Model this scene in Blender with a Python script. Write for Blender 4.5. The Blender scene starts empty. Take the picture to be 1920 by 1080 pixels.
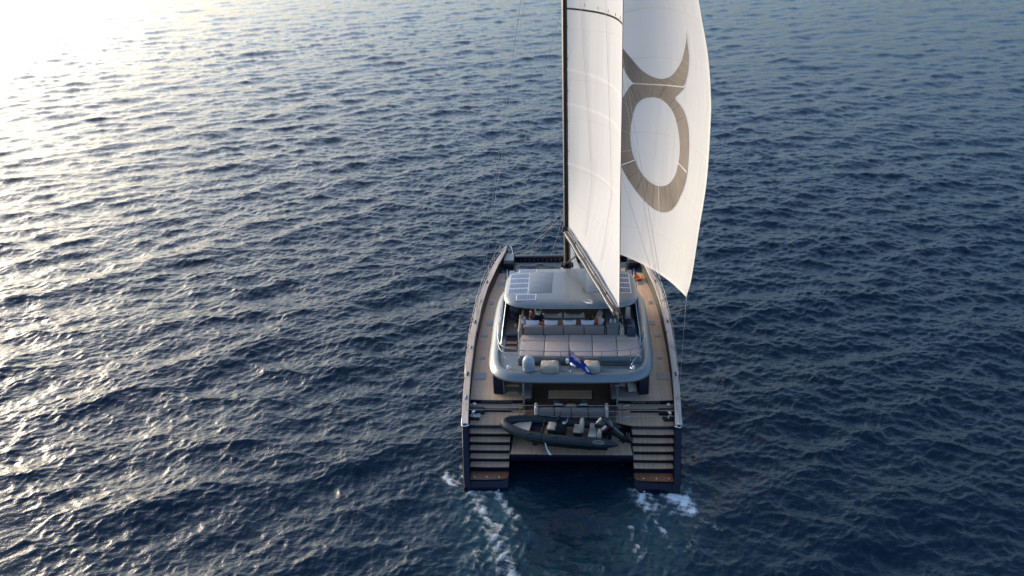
import bpy, bmesh, math, random
import numpy as np
from mathutils import Vector, Matrix
random.seed(7)
R = math.radians
sc = bpy.context.scene
col = sc.collection

# ---------------------------------------------------------------- camera
# boat frame: x to starboard, y forward, z up, origin at the transoms on the water
F_PX, CAMP = 1600.0, np.array([0.10, -34.09, 27.12])
YAW, PITCH, ROLL = R(-4.45), R(25.19), R(-2.20)
fw = np.array([math.sin(YAW)*math.cos(PITCH), math.cos(YAW)*math.cos(PITCH), -math.sin(PITCH)])
r0 = np.array([math.cos(YAW), -math.sin(YAW), 0.0]); u0 = np.cross(r0, fw)
rt = math.cos(ROLL)*r0 + math.sin(ROLL)*u0
up = -math.sin(ROLL)*r0 + math.cos(ROLL)*u0
cam = bpy.data.cameras.new('camera'); cam.sensor_width = 36.0
cam.lens = 36.0*F_PX/1920.0; cam.clip_start = 0.5; cam.clip_end = 20000
co = bpy.data.objects.new('camera', cam); col.objects.link(co)
M4 = Matrix.Identity(4)
for i in range(3):
    M4[i][0], M4[i][1], M4[i][2], M4[i][3] = rt[i], up[i], -fw[i], CAMP[i]
co.matrix_world = M4
sc.camera = co

# ---------------------------------------------------------------- sky, sun, exposure
SUN_AZ, SUN_EL = R(-56), R(13)          # azimuth from the bow, minus = to port
w = bpy.data.worlds.new('World'); sc.world = w; w.use_nodes = True
nt = w.node_tree; nt.nodes.clear()
sky = nt.nodes.new('ShaderNodeTexSky'); sky.sky_type = 'NISHITA'; sky.sun_disc = False
sky.sun_elevation = SUN_EL; sky.sun_rotation = SUN_AZ
sky.altitude = 0; sky.air_density = 1.0; sky.dust_density = 4.5; sky.ozone_density = 3.4
bg = nt.nodes.new('ShaderNodeBackground'); bg.inputs[1].default_value = 0.15
wo = nt.nodes.new('ShaderNodeOutputWorld')
nt.links.new(sky.outputs[0], bg.inputs[0]); nt.links.new(bg.outputs[0], wo.inputs[0])
sl = bpy.data.lights.new('sun', 'SUN'); sl.energy = 0.75; sl.angle = R(28); sl.color = (1.0, 0.84, 0.68)
so = bpy.data.objects.new('sun', sl); col.objects.link(so)
sd = Vector((math.sin(SUN_AZ)*math.cos(SUN_EL), math.cos(SUN_AZ)*math.cos(SUN_EL), math.sin(SUN_EL)))
so.rotation_euler = sd.to_track_quat('Z', 'Y').to_euler(); so.location = (-40, 60, 60)
vs = sc.view_settings; vs.view_transform = 'Standard'; vs.look = 'None'; vs.gamma = 1; vs.exposure = 1.4
sc.cycles.use_denoising = True
sc.cycles.max_bounces = 8; sc.cycles.caustics_reflective = False; sc.cycles.caustics_refractive = False

# ---------------------------------------------------------------- pixel helpers (a pixel is only a direction; depth is given)
def ray(u, v): return fw + rt*(u-960)/F_PX + up*(540-v)/F_PX
def atz(u, v, z): d = ray(u, v); return CAMP + d*(z-CAMP[2])/d[2]
def aty(u, v, y): d = ray(u, v); return CAMP + d*(y-CAMP[1])/d[1]
def proj(P):
    d = np.asarray(P, float)-CAMP; z = d@fw
    return np.stack([960+F_PX*(d@rt)/z, 540-F_PX*(d@up)/z], -1)

# ---------------------------------------------------------------- materials
MATS = {}
def mat(name, base, rough=0.5, metal=0.0, coat=0.0, noise=None, bump=0.0, bscale=40.0, spec=0.5):
    m = bpy.data.materials.new(name); m.use_nodes = True
    n = m.node_tree; b = n.nodes['Principled BSDF']
    b.inputs['Base Color'].default_value = (*base, 1); b.inputs['Roughness'].default_value = rough
    b.inputs['Metallic'].default_value = metal; b.inputs['Coat Weight'].default_value = coat
    b.inputs['Coat Roughness'].default_value = 0.08; b.inputs['Specular IOR Level'].default_value = spec
    tc = n.nodes.new('ShaderNodeTexCoord')
    if noise:
        amt, scale = noise
        t = n.nodes.new('ShaderNodeTexNoise'); t.inputs['Scale'].default_value = scale; t.inputs['Detail'].default_value = 6
        n.links.new(tc.outputs['Object'], t.inputs['Vector'])
        mx = n.nodes.new('ShaderNodeMix'); mx.data_type = 'RGBA'
        mx.inputs[6].default_value = (*[c*(1-amt) for c in base], 1)
        mx.inputs[7].default_value = (*[min(1, c*(1+amt)) for c in base], 1)
        n.links.new(t.outputs[0], mx.inputs[0]); n.links.new(mx.outputs[2], b.inputs['Base Color'])
        mr = n.nodes.new('ShaderNodeMapRange'); mr.inputs[3].default_value = max(0.02, rough-0.08); mr.inputs[4].default_value = min(1, rough+0.08)
        n.links.new(t.outputs[0], mr.inputs[0]); n.links.new(mr.outputs[0], b.inputs['Roughness'])
    if bump:
        t2 = n.nodes.new('ShaderNodeTexNoise'); t2.inputs['Scale'].default_value = bscale; t2.inputs['Detail'].default_value = 4
        n.links.new(tc.outputs['Object'], t2.inputs['Vector'])
        bp = n.nodes.new('ShaderNodeBump'); bp.inputs['Strength'].default_value = bump; bp.inputs['Distance'].default_value = 0.02
        n.links.new(t2.outputs[0], bp.inputs['Height']); n.links.new(bp.outputs[0], b.inputs['Normal'])
    MATS[name] = m; return m

def teak(name, base, axis, pitch=0.06, caulk=0.45, rough=0.6):
    """planked teak: thin dark caulking lines across `axis`, grain along the planks"""
    m = mat(name, base, rough)
    n = m.node_tree; b = n.nodes['Principled BSDF']
    tc = n.nodes.new('ShaderNodeTexCoord'); sp = n.nodes.new('ShaderNodeSeparateXYZ')
    n.links.new(tc.outputs['Object'], sp.inputs[0])
    a = n.nodes.new('ShaderNodeMath'); a.operation = 'DIVIDE'; a.inputs[1].default_value = pitch
    n.links.new(sp.outputs[axis], a.inputs[0])
    fr = n.nodes.new('ShaderNodeMath'); fr.operation = 'FRACT'; n.links.new(a.outputs[0], fr.inputs[0])
    lt = n.nodes.new('ShaderNodeMath'); lt.operation = 'LESS_THAN'; lt.inputs[1].default_value = 0.13; n.links.new(fr.outputs[0], lt.inputs[0])
    fl = n.nodes.new('ShaderNodeMath'); fl.operation = 'FLOOR'; n.links.new(a.outputs[0], fl.inputs[0])
    wn = n.nodes.new('ShaderNodeTexWhiteNoise'); wn.noise_dimensions = '1D'; n.links.new(fl.outputs[0], wn.inputs['W'])
    mp = n.nodes.new('ShaderNodeMapping'); n.links.new(tc.outputs['Object'], mp.inputs[0])
    mp.inputs['Scale'].default_value = (14, 1.2, 1) if axis == 0 else (1.2, 14, 1)
    ns = n.nodes.new('ShaderNodeTexNoise'); ns.inputs['Scale'].default_value = 2.0; ns.inputs['Detail'].default_value = 6
    n.links.new(mp.outputs[0], ns.inputs['Vector'])
    n2 = n.nodes.new('ShaderNodeTexNoise'); n2.inputs['Scale'].default_value = 0.7; n2.inputs['Detail'].default_value = 5
    n.links.new(tc.outputs['Object'], n2.inputs['Vector'])
    s1 = n.nodes.new('ShaderNodeMath'); s1.operation = 'MULTIPLY_ADD'; s1.inputs[1].default_value = 0.35; s1.inputs[2].default_value = 0.45
    n.links.new(wn.outputs[0], s1.inputs[0])
    s2 = n.nodes.new('ShaderNodeMath'); s2.operation = 'MULTIPLY_ADD'; s2.inputs[1].default_value = 0.6; n.links.new(ns.outputs[0], s2.inputs[0]); n.links.new(s1.outputs[0], s2.inputs[2])
    s3 = n.nodes.new('ShaderNodeMath'); s3.operation = 'MULTIPLY_ADD'; s3.inputs[1].default_value = 0.7; n.links.new(n2.outputs[0], s3.inputs[0]); n.links.new(s2.outputs[0], s3.inputs[2])
    s4 = n.nodes.new('ShaderNodeMath'); s4.operation = 'MULTIPLY'; s4.inputs[1].default_value = 0.75; n.links.new(s3.outputs[0], s4.inputs[0])
    k = n.nodes.new('ShaderNodeMath'); k.operation = 'MULTIPLY_ADD'; k.inputs[1].default_value = -caulk; k.inputs[2].default_value = 1.0; n.links.new(lt.outputs[0], k.inputs[0])
    mu = n.nodes.new('ShaderNodeMath'); mu.operation = 'MULTIPLY'; n.links.new(s4.outputs[0], mu.inputs[0]); n.links.new(k.outputs[0], mu.inputs[1])
    vm = n.nodes.new('ShaderNodeVectorMath'); vm.operation = 'SCALE'; vm.inputs[0].default_value = base; n.links.new(mu.outputs[0], vm.inputs['Scale'])
    n.links.new(vm.outputs[0], b.inputs['Base Color'])
    return m

mat('navy_gelcoat', (0.0045, 0.0065, 0.020), 0.3, coat=0.08, noise=(0.15, 1.5), spec=0.3)
mat('black_rubber', (0.010, 0.010, 0.012), 0.55, noise=(0.3, 8))
mat('bulwark_dark', (0.010, 0.009, 0.011), 0.5, noise=(0.3, 3))
mat('silver_paint', (0.185, 0.205, 0.22), 0.38, metal=0.3, coat=0.25, noise=(0.06, 1.2))
mat('roof_paint', (0.18, 0.198, 0.21), 0.36, metal=0.25, coat=0.25, noise=(0.08, 1.5))
mat('roof_panel', (0.135, 0.16, 0.195), 0.45, coat=0.1, noise=(0.05, 2))
mat('fly_floor_grey', (0.16, 0.185, 0.20), 0.5, noise=(0.15, 4))
mat('cream_gelcoat', (0.56, 0.52, 0.46), 0.35, coat=0.3, noise=(0.07, 2))
mat('dark_glass', (0.006, 0.009, 0.014), 0.06, coat=0.5)
mat('blue_glass', (0.02, 0.07, 0.15), 0.08, coat=0.8)
mat('steel', (0.62, 0.61, 0.60), 0.22, metal=1.0)
mat('dull_steel', (0.42, 0.42, 0.43), 0.38, metal=0.9)
mat('carbon', (0.013, 0.010, 0.010), 0.32, coat=0.4, noise=(0.3, 20))
mat('boom_grey', (0.030, 0.030, 0.036), 0.5, coat=0.05, noise=(0.2, 5))
mat('white_line', (0.66, 0.63, 0.60), 0.6)
mat('wire', (0.50, 0.47, 0.44), 0.45, metal=0.4)
mat('taupe_cushion', (0.345, 0.285, 0.258), 0.9, noise=(0.12, 3), bump=0.25, bscale=14)
mat('dark_taupe', (0.215, 0.18, 0.168), 0.9, noise=(0.12, 3), bump=0.25, bscale=14)
mat('beige_cover', (0.38, 0.325, 0.265), 0.9, noise=(0.15, 4), bump=0.5, bscale=7)
mat('cream_vinyl', (0.58, 0.52, 0.44), 0.65, noise=(0.1, 5), bump=0.15, bscale=12)
mat('tender_vinyl', (0.40, 0.355, 0.29), 0.65, noise=(0.15, 6), bump=0.2, bscale=12)
mat('white_pillow', (0.60, 0.61, 0.66), 0.9, noise=(0.06, 6), bump=0.3, bscale=10)
mat('pink_pillow', (0.50, 0.44, 0.44), 0.9, noise=(0.1, 6), bump=0.3, bscale=10)
mat('orange_pillow', (0.60, 0.15, 0.035), 0.9, noise=(0.1, 6), bump=0.3, bscale=10)
mat('rust_pillow', (0.30, 0.09, 0.045), 0.9, noise=(0.1, 6))
mat('navy_cover', (0.016, 0.028, 0.055), 0.7, noise=(0.25, 4), bump=0.4, bscale=7)
mat('cabinet_grey', (0.145, 0.155, 0.17), 0.42, noise=(0.1, 3))
mat('white_plastic', (0.78, 0.78, 0.79), 0.35)
mat('radome_grey', (0.30, 0.345, 0.37), 0.22, coat=0.6)
mat('tender_tube', (0.008, 0.018, 0.024), 0.6, noise=(0.25, 4), bump=0.1, bscale=10)
mat('tender_dark', (0.010, 0.014, 0.018), 0.4, noise=(0.25, 6))
mat('engine_black', (0.008, 0.008, 0.010), 0.22, coat=0.5)
mat('red_mark', (0.35, 0.03, 0.03), 0.4)
mat('orange_rope', (0.65, 0.16, 0.02), 0.8, noise=(0.2, 20))
mat('lettering', (0.20, 0.18, 0.17), 0.4)
mat('hatch_glass', (0.14, 0.17, 0.18), 0.35, coat=0.1)
mat('hatch_frame', (0.22, 0.22, 0.215), 0.4, metal=0.3)
mat('solar_cell', (0.10, 0.115, 0.17), 0.18, coat=0.6, noise=(0.15, 5))
mat('solar_frame', (0.58, 0.58, 0.60), 0.4)
mat('skin', (0.45, 0.27, 0.19), 0.55)
mat('hair_brown', (0.10, 0.045, 0.018), 0.6, bump=0.6, bscale=60)
mat('hair_dark', (0.02, 0.015, 0.012), 0.6, bump=0.6, bscale=60)
mat('cloth_maroon', (0.075, 0.022, 0.035), 0.9, bump=0.4, bscale=16)
mat('cloth_navy', (0.008, 0.012, 0.024), 0.9, bump=0.4, bscale=16)
mat('cloth_pale', (0.35, 0.42, 0.47), 0.9, bump=0.3, bscale=16)
mat('flag_blue', (0.008, 0.045, 0.30), 0.8)
mat('flag_red', (0.62, 0.03, 0.11), 0.8)
mat('flag_white', (0.85, 0.80, 0.84), 0.8)
mat('flag_badge', (0.55, 0.56, 0.40), 0.8)
mat('net_cord', (0.16, 0.15, 0.14), 0.8)
mat('bottle_glass', (0.55, 0.50, 0.36), 0.15)
teak('teak_lengthwise', (0.56, 0.37, 0.245), 0)
teak('teak_crosswise', (0.56, 0.37, 0.245), 1)
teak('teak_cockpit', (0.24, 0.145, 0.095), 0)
teak('teak_wet', (0.20, 0.082, 0.036), 0, rough=0.3)
teak('teak_stair', (0.62, 0.45, 0.28), 1, pitch=0.09, caulk=0.2)
teak('teak_table', (0.52, 0.34, 0.21), 1, pitch=0.11, caulk=0.2, rough=0.35)
teak('teak_cap', (0.60, 0.49, 0.41), 0, pitch=0.30, caulk=0.1)

def sailcloth(name, base, trans=0.45, weave=0.03):
    m = bpy.data.materials.new(name); m.use_nodes = True; n = m.node_tree; n.nodes.clear()
    o = n.nodes.new('ShaderNodeOutputMaterial'); d = n.nodes.new('ShaderNodeBsdfDiffuse'); t = n.nodes.new('ShaderNodeBsdfTranslucent')
    mx = n.nodes.new('ShaderNodeMixShader'); mx.inputs[0].default_value = trans
    tc = n.nodes.new('ShaderNodeTexCoord'); ns = n.nodes.new('ShaderNodeTexNoise'); ns.inputs['Scale'].default_value = 0.5; ns.inputs['Detail'].default_value = 8
    n.links.new(tc.outputs['Object'], ns.inputs['Vector'])
    mc = n.nodes.new('ShaderNodeMix'); mc.data_type = 'RGBA'
    mc.inputs[6].default_value = (*[c*(1-weave) for c in base], 1); mc.inputs[7].default_value = (*[min(1, c*(1+weave)) for c in base], 1)
    n.links.new(ns.outputs[0], mc.inputs[0])
    n.links.new(mc.outputs[2], d.inputs[0]); n.links.new(mc.outputs[2], t.inputs[0])
    mp = n.nodes.new('ShaderNodeMapping'); mp.inputs['Scale'].default_value = (1.1, 1.1, 0.16); mp.inputs['Rotation'].default_value = (R(8), R(10), 0); n.links.new(tc.outputs['Object'], mp.inputs[0])
    n3 = n.nodes.new('ShaderNodeTexNoise'); n3.inputs['Scale'].default_value = 1.3; n3.inputs['Detail'].default_value = 5; n.links.new(mp.outputs[0], n3.inputs['Vector'])
    bp = n.nodes.new('ShaderNodeBump'); bp.inputs['Strength'].default_value = 0.55; bp.inputs['Distance'].default_value = 0.10; n.links.new(n3.outputs[0], bp.inputs['Height'])
    n.links.new(bp.outputs[0], d.inputs['Normal']); n.links.new(bp.outputs[0], t.inputs['Normal'])
    n.links.new(d.outputs[0], mx.inputs[1]); n.links.new(t.outputs[0], mx.inputs[2]); n.links.new(mx.outputs[0], o.inputs[0])
    MATS[name] = m
sailcloth('sail_white', (0.84, 0.82, 0.795), 0.42)
sailcloth('sail_seam', (0.90, 0.885, 0.865), 0.42)
sailcloth('sail_seam_grey', (0.79, 0.77, 0.745), 0.35)
sailcloth('sail_emblem', (0.32, 0.282, 0.248), 0.25, 0.40)
sailcloth('sail_emblem_light', (0.58, 0.53, 0.48), 0.25, 0.1)
sailcloth('sail_dark_tape', (0.06, 0.05, 0.045), 0.1)

# ---------------------------------------------------------------- object helpers
def tag(o, label=None, cat=None, group=None, kind=None):
    if label: o['label'] = label
    if cat: o['category'] = cat
    if group: o['group'] = group
    if kind: o['kind'] = kind
    return o
def thing(name, loc, label, cat, group=None, rz=0.0):
    o = bpy.data.objects.new(name, None); col.objects.link(o); o.empty_display_size = 0.2
    o.location = loc; o.rotation_euler[2] = rz
    return tag(o, label, cat, group)
def link(name, me, parent=None):
    o = bpy.data.objects.new(name, me); col.objects.link(o)
    if parent is not None:
        o.parent = parent
    return o
def T(loc=(0, 0, 0), rot=(0, 0, 0)):
    from mathutils import Euler
    return Matrix.Translation(loc) @ Euler(rot).to_matrix().to_4x4()

class MB:
    """collects shapes and links them as one mesh object"""
    def __init__(s): s.v = []; s.f = []; s.m = []
    def add(s, v, f, mi=0, mtx=None):
        k = len(s.v)
        s.v += [tuple(mtx @ Vector(p)) for p in v] if mtx is not None else [tuple(p) for p in v]
        s.f += [tuple(i+k for i in q) for q in f]; s.m += [mi]*len(f); return s
    def box(s, x0, x1, y0, y1, z0, z1, mi=0, mtx=None):
        v = [(x, y, z) for z in (z0, z1) for y in (y0, y1) for x in (x0, x1)]
        return s.add(v, [(0, 2, 3, 1), (4, 5, 7, 6), (0, 1, 5, 4), (2, 6, 7, 3), (0, 4, 6, 2), (1, 3, 7, 5)], mi, mtx)
    def rbox(s, x0, x1, y0, y1, z0, z1, r=0.03, seg=2, mi=0, mtx=None, puff=0.0):
        bm = bmesh.new(); bmesh.ops.create_cube(bm, size=1)
        for q in bm.verts:
            q.co = ((x0+x1)/2+q.co.x*(x1-x0), (y0+y1)/2+q.co.y*(y1-y0), (z0+z1)/2+q.co.z*(z1-z0))
        r = min(r, 0.49*min(x1-x0, y1-y0, z1-z0))
        bmesh.ops.bevel(bm, geom=bm.edges[:], offset=r, segments=seg, affect='EDGES', profile=0.5)
        bm.verts.index_update()
        v = [tuple(q.co) for q in bm.verts]; f = [tuple(q.index for q in p.verts) for p in bm.faces]; bm.free()
        return s.add(v, f, mi, mtx)
    def tube(s, pts, r, n=6, mi=0, closed=False, caps=True, mtx=None):
        P = [Vector(p) for p in pts]; m = len(P); rr = r if isinstance(r, (list, tuple)) else [r]*m
        v = []; f = []; prev = None
        for i, p in enumerate(P):
            if closed: t = (P[(i+1) % m]-P[i-1])
            else: t = P[min(i+1, m-1)]-P[max(i-1, 0)]
            t.normalize()
            a = prev if prev is not None else (Vector((0, 0, 1)) if abs(t.z) < 0.9 else Vector((1, 0, 0)))
            b = t.cross(a)
            if b.length < 1e-6: b = t.cross(Vector((0, 1, 0)))
            b.normalize(); a = b.cross(t); prev = a
            for j in range(n):
                q = 2*math.pi*j/n; v.append(p+(a*math.cos(q)+b*math.sin(q))*rr[i])
        for i in range(m if closed else m-1):
            k = (i+1) % m
            for j in range(n): f.append((i*n+j, i*n+(j+1) % n, k*n+(j+1) % n, k*n+j))
        if caps and not closed: f += [tuple(range(n))[::-1], tuple((m-1)*n+j for j in range(n))]
        return s.add(v, f, mi, mtx)
    def lathe(s, prof, n=20, mi=0, mtx=None):
        v = []; f = []
        for (r, z) in prof:
            for j in range(n): q = 2*math.pi*j/n; v.append((r*math.cos(q), r*math.sin(q), z))
        for i in range(len(prof)-1):
            for j in range(n): f.append((i*n+j, i*n+(j+1) % n, (i+1)*n+(j+1) % n, (i+1)*n+j))
        f += [tuple(range(n))[::-1], tuple((len(prof)-1)*n+j for j in range(n))]
        return s.add(v, f, mi, mtx)
    def loft(s, rings, closed=True, caps=True, mi=0, mtx=None, loop=False):
        n = len(rings[0]); v = [p for q in rings for p in q]; f = []; m = len(rings)
        for i in range(m if loop else m-1):
            k = (i+1) % m
            for j in range(n if closed else n-1):
                f.append((i*n+j, i*n+(j+1) % n, k*n+(j+1) % n, k*n+j))
        if caps and closed and not loop: f += [tuple(range(n))[::-1], tuple((m-1)*n+j for j in range(n))]
        return s.add(v, f, mi, mtx)
    def plate(s, poly, z0, z1, mi=0, mtx=None):
        return s.loft([[(x, y, z0) for x, y in poly], [(x, y, z1) for x, y in poly]], mi=mi, mtx=mtx)
    def grid(s, P, mi=0, mtx=None, mif=None):
        a, b = len(P), len(P[0]); k = len(s.v)
        v = [tuple(p) for q in P for p in q]; f = []; mm = []
        for i in range(a-1):
            for j in range(b-1):
                f.append((i*b+j, i*b+j+1, (i+1)*b+j+1, (i+1)*b+j)); mm.append(mif(i, j) if mif else mi)
        s.add(v, f, 0, mtx); s.m[-len(f):] = mm; return s
    def pillow(s, w_, h_, t_, mtx, mi=0, n=8):
        P = []
        for side in (1, -1):
            for i in range(n+1):
                for j in range(n+1):
                    a, b = i/n*2-1, j/n*2-1
                    q = max(0.0, (1-a*a)*(1-b*b))**0.42
                    k = 1-0.10*(1-abs(a))**1.0*(abs(b) > 0.99)-0.0
                    P.append((a*w_/2*(1-0.07*(1-b*b) if abs(a) > 0.9 else 1), b*h_/2*(1-0.07*(1-a*a) if abs(b) > 0.9 else 1), side*t_/2*q))
        f = []; m = (n+1)*(n+1)
        for i in range(n):
            for j in range(n):
                q = (i*(n+1)+j, (i+1)*(n+1)+j, (i+1)*(n+1)+j+1, i*(n+1)+j+1)
                f.append(q); f.append(tuple(m+x for x in q[::-1]))
        return s.add(P, f, mi, mtx)
    def build(s, name, mats, parent=None, smooth=True, ang=38, merge=False):
        me = bpy.data.meshes.new(name); me.from_pydata(s.v, [], s.f); 
        if isinstance(mats, str): mats = [mats]
        for q in mats: me.materials.append(MATS[q])
        me.polygons.foreach_set('material_index', s.m)
        bm = bmesh.new(); bm.from_mesh(me)
        if merge: bmesh.ops.remove_doubles(bm, verts=bm.verts[:], dist=1e-4)
        bmesh.ops.recalc_face_normals(bm, faces=bm.faces[:]); bm.to_mesh(me); bm.free()
        if smooth:
            me.polygons.foreach_set('use_smooth', [True]*len(me.polygons)); me.set_sharp_from_angle(angle=R(ang))
        me.update()
        return link(name, me, parent)
def interp(tbl, x):
    return float(np.interp(x, [a for a, b in tbl], [b for a, b in tbl]))
def smooth_path(pts, k=4):
    """Catmull-Rom through the points"""
    P = [np.array(p, float) for p in pts]; P = [2*P[0]-P[1]]+P+[2*P[-1]-P[-2]]; out = []
    for i in range(1, len(P)-2):
        for j in range(k):
            t = j/k; a, b, c, d = P[i-1:i+3]
            out.append(0.5*((2*b)+(-a+c)*t+(2*a-5*b+4*c-d)*t*t+(-a+3*b-3*c+d)*t**3))
    out.append(P[-2]); return out

# ================================================================ WATER
def ocean_tile(L, N, az, lam_lo, lam_hi, lam_peak, spread, slope, seed):
    rng = np.random.default_rng(seed)
    k1 = 2*np.pi*np.fft.fftfreq(N, L/N); kx, ky = np.meshgrid(k1, k1, indexing='ij')
    k = np.hypot(kx, ky); k[0, 0] = 1
    th = np.arctan2(kx, ky)-az
    Pk = np.exp(-(2*np.pi/lam_peak/k)**2)/k**4*(np.abs(np.cos(th))**spread+0.05)
    Pk *= 1/(1+np.exp((k-2*np.pi/lam_lo)/(0.10*2*np.pi/lam_lo)))*1/(1+np.exp((2*np.pi/lam_hi-k)/(0.10*2*np.pi/lam_hi)))
    Pk[0, 0] = 0
    h = np.sqrt(Pk)*(rng.standard_normal((N, N))+1j*rng.standard_normal((N, N)))
    H = np.fft.ifft2(h).real
    sx = np.fft.ifft2(1j*kx*h).real; sy = np.fft.ifft2(1j*ky*h).real
    g = slope/np.sqrt((sx**2+sy**2).mean())
    dx = np.fft.ifft2(1j*kx/k*h).real; dy = np.fft.ifft2(1j*ky/k*h).real
    return L, N, (H*g, dx*g, dy*g)
def sample(tile, x, y, rot):
    L, N, A = tile; c, s = math.cos(rot), math.sin(rot)
    u = ((c*x-s*y)/L*N) % N; v = ((s*x+c*y)/L*N) % N
    i = np.floor(u).astype(np.int64); j = np.floor(v).astype(np.int64); fu = u-i; fv = v-j
    i %= N; j %= N; i2 = (i+1) % N; j2 = (j+1) % N
    out = [a[i, j]*(1-fu)*(1-fv)+a[i2, j]*fu*(1-fv)+a[i, j2]*(1-fu)*fv+a[i2, j2]*fu*fv for a in A]
    h, dx, dy = out
    return h, c*dx+s*dy, -s*dx+c*dy

def build_water():
    # one sheet to the horizon, finest round the yacht and thinning out with distance
    cx, cy, hh = 0.0, -34.0, 27.0
    rr = [0.0, 6.0, 12.0, 17.0, 20.0]; r = 22.0
    while r < 330: rr.append(r); r += max(0.085, 0.60*(r*r+hh*hh)/(hh*853))
    while r < 15000: rr.append(r); r *= 1.12
    az = list(np.arange(-41, 33.001, 0.068))
    az = list(np.linspace(-180, -42, 70))+az+list(np.linspace(34, 180, 74))
    rr = np.array(rr); az = np.radians(np.array(az[:-1]))
    na = len(az); nr = len(rr)
    X = (cx+rr[:, None]*np.sin(az)[None, :]).ravel(); Y = (cy+rr[:, None]*np.cos(az)[None, :]).ravel()
    RR = np.repeat(rr, na); AZ = np.tile(az, nr)
    amp = np.clip((380-RR)/120, 0, 1)*np.clip((np.radians(41.5)-np.abs(AZ+np.radians(4)))/np.radians(3), 0, 1)*np.clip((RR-20)/4, 0, 1)
    big = ocean_tile(170.0, 1024, R(-26), 1.6, 34, 8.5, 4.0, 0.105, 3)
    mid = ocean_tile(67.0, 1024, R(-2), 0.5, 5, 2.6, 3.0, 0.150, 11)
    fin = ocean_tile(29.0, 512, R(-12), 0.17, 1.2, 0.8, 1.6, 0.20, 5)
    h1, a1, b1 = sample(big, X, Y, 0.0); h2, a2, b2 = sample(mid, X, Y, 0.37); h3, a3, b3 = sample(fin, X, Y, -0.61)
    gust = 0.85+0.35*np.sin(X*0.031+1.1*np.sin(Y*0.023))*np.sin(Y*0.027+0.7+0.8*np.sin(X*0.019))
    Z = amp*(h1+h2*gust+h3*gust)
    DX = amp*(1.25*a1+1.0*a2+0.5*a3); DY = amp*(1.25*b1+1.0*b2+0.5*b3)
    # wake: aerated water and foam behind and beside the two hulls
    foam = np.zeros_like(X); aer = np.zeros_like(X)
    near = (np.abs(X) < 12) & (Y > -14) & (Y < 8); xn, yn = X[near], Y[near]
    fo = np.zeros_like(xn); ae = np.zeros_like(xn); dz = np.zeros_like(xn)
    def streak(path, acc, wd, st):
        P = [atz(u, v, 0.0)[:2] for u, v in path]
        P = [p[:2] for p in smooth_path([(p[0], p[1], 0) for p in P], 5)]
        best = np.zeros_like(xn)
        for i in range(len(P)-1):
            a, b = np.array(P[i]), np.array(P[i+1]); ab = b-a; L2 = ab@ab+1e-9
            t = np.clip(((xn-a[0])*ab[0]+(yn-a[1])*ab[1])/L2, 0, 1)
            d2 = (xn-a[0]-t*ab[0])**2+(yn-a[1]-t*ab[1])**2
            q = (i+t)/(len(P)-1); ww = wd[0]+(wd[1]-wd[0])*q; ss = st[0]+(st[1]-st[0])*q
            best = np.maximum(best, ss*np.exp(-d2/(1.5*ww)**2))
        np.maximum(acc, best*1.05, out=acc)
    for path, wd, st in [
        ([(886, 920), (893, 945), (902, 968), (915, 985), (925, 1000)], (0.25, 0.40), (0.78, 0.62)),
        ([(868, 930), (872, 950), (880, 975), (895, 1000)], (0.35, 0.5), (0.48, 0.40)),
        ([(960, 985), (968, 1010), (962, 1040)], (0.3, 0.45), (0.45, 0.42)),
        ([(1215, 965), (1205, 990), (1215, 1015), (1200, 1040)], (0.35, 0.5), (0.42, 0.40)),
        ([(1285, 970), (1300, 1000), (1290, 1040)], (0.3, 0.5), (0.45, 0.38)),
        ([(905, 960), (925, 990), (938, 1020), (947, 1050), (955, 1085)], (0.35, 0.50), (0.75, 0.62)),
        ([(930, 918), (938, 935), (952, 955), (966, 972)], (0.22, 0.35), (0.7, 0.55)),
        ([(875, 925), (880, 945), (884, 960)], (0.3, 0.3), (0.5, 0.45)),
        ([(888, 921), (912, 924), (930, 919)], (0.16, 0.16), (0.75, 0.75)),
        ([(840, 896), (850, 905), (862, 908)], (0.30, 0.22), (0.85, 0.7)),
        ([(900, 1030), (893, 1055), (880, 1078)], (0.25, 0.3), (0.5, 0.5)),
        ([(1200, 925), (1212, 940), (1222, 958)], (0.45, 0.36), (1.0, 0.75)),
        ([(1205, 930), (1235, 932), (1255, 930)], (0.25, 0.25), (0.5, 0.6)),
        ([(1262, 928), (1280, 940), (1288, 955)], (0.55, 0.42), (1.1, 0.95)),
        ([(1240, 955), (1262, 962), (1285, 958)], (0.3, 0.35), (0.45, 0.75)),
        ([(1228, 975), (1245, 1000), (1262, 1032)], (0.16, 0.26), (0.62, 0.5)),
        ([(1180, 990), (1190, 1020), (1195, 1050)], (0.2, 0.3), (0.55, 0.45)),
        ([(1300, 970), (1330, 985), (1350, 1000)], (0.25, 0.3), (0.48, 0.4)),
        ([(895, 918), (905, 935), (912, 950)], (0.5, 0.45), (0.55, 0.45)),
        ([(1215, 922), (1240, 945), (1270, 950)], (0.5, 0.55), (0.55, 0.5)),
        ([(866, 870), (868, 890), (872, 908)], (0.12, 0.2), (0.45, 0.6)),
        ([(1281, 895), (1290, 910), (1297, 920)], (0.15, 0.2), (0.55, 0.5)),
    ]: streak(path, fo, wd, st)
    for path, wd, st in [
        ([(905, 925), (915, 960), (925, 1010), (935, 1080)], (0.9, 1.5), (0.9, 0.5)),
        ([(1245, 930), (1240, 960), (1225, 1010), (1215, 1080)], (1.0, 1.7), (0.9, 0.45)),
    ]: streak(path, ae, wd, st)
    lump = np.sin(xn*5.1+2*np.sin(yn*2.3))*np.sin(yn*4.3+1.7*np.sin(xn*3.1))+0.6*np.sin(xn*9.7+yn*6.1)*np.sin(yn*11.3-xn*4.4)
    fo *= np.clip(0.86+0.34*lump, 0.42, 1.25)
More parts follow.
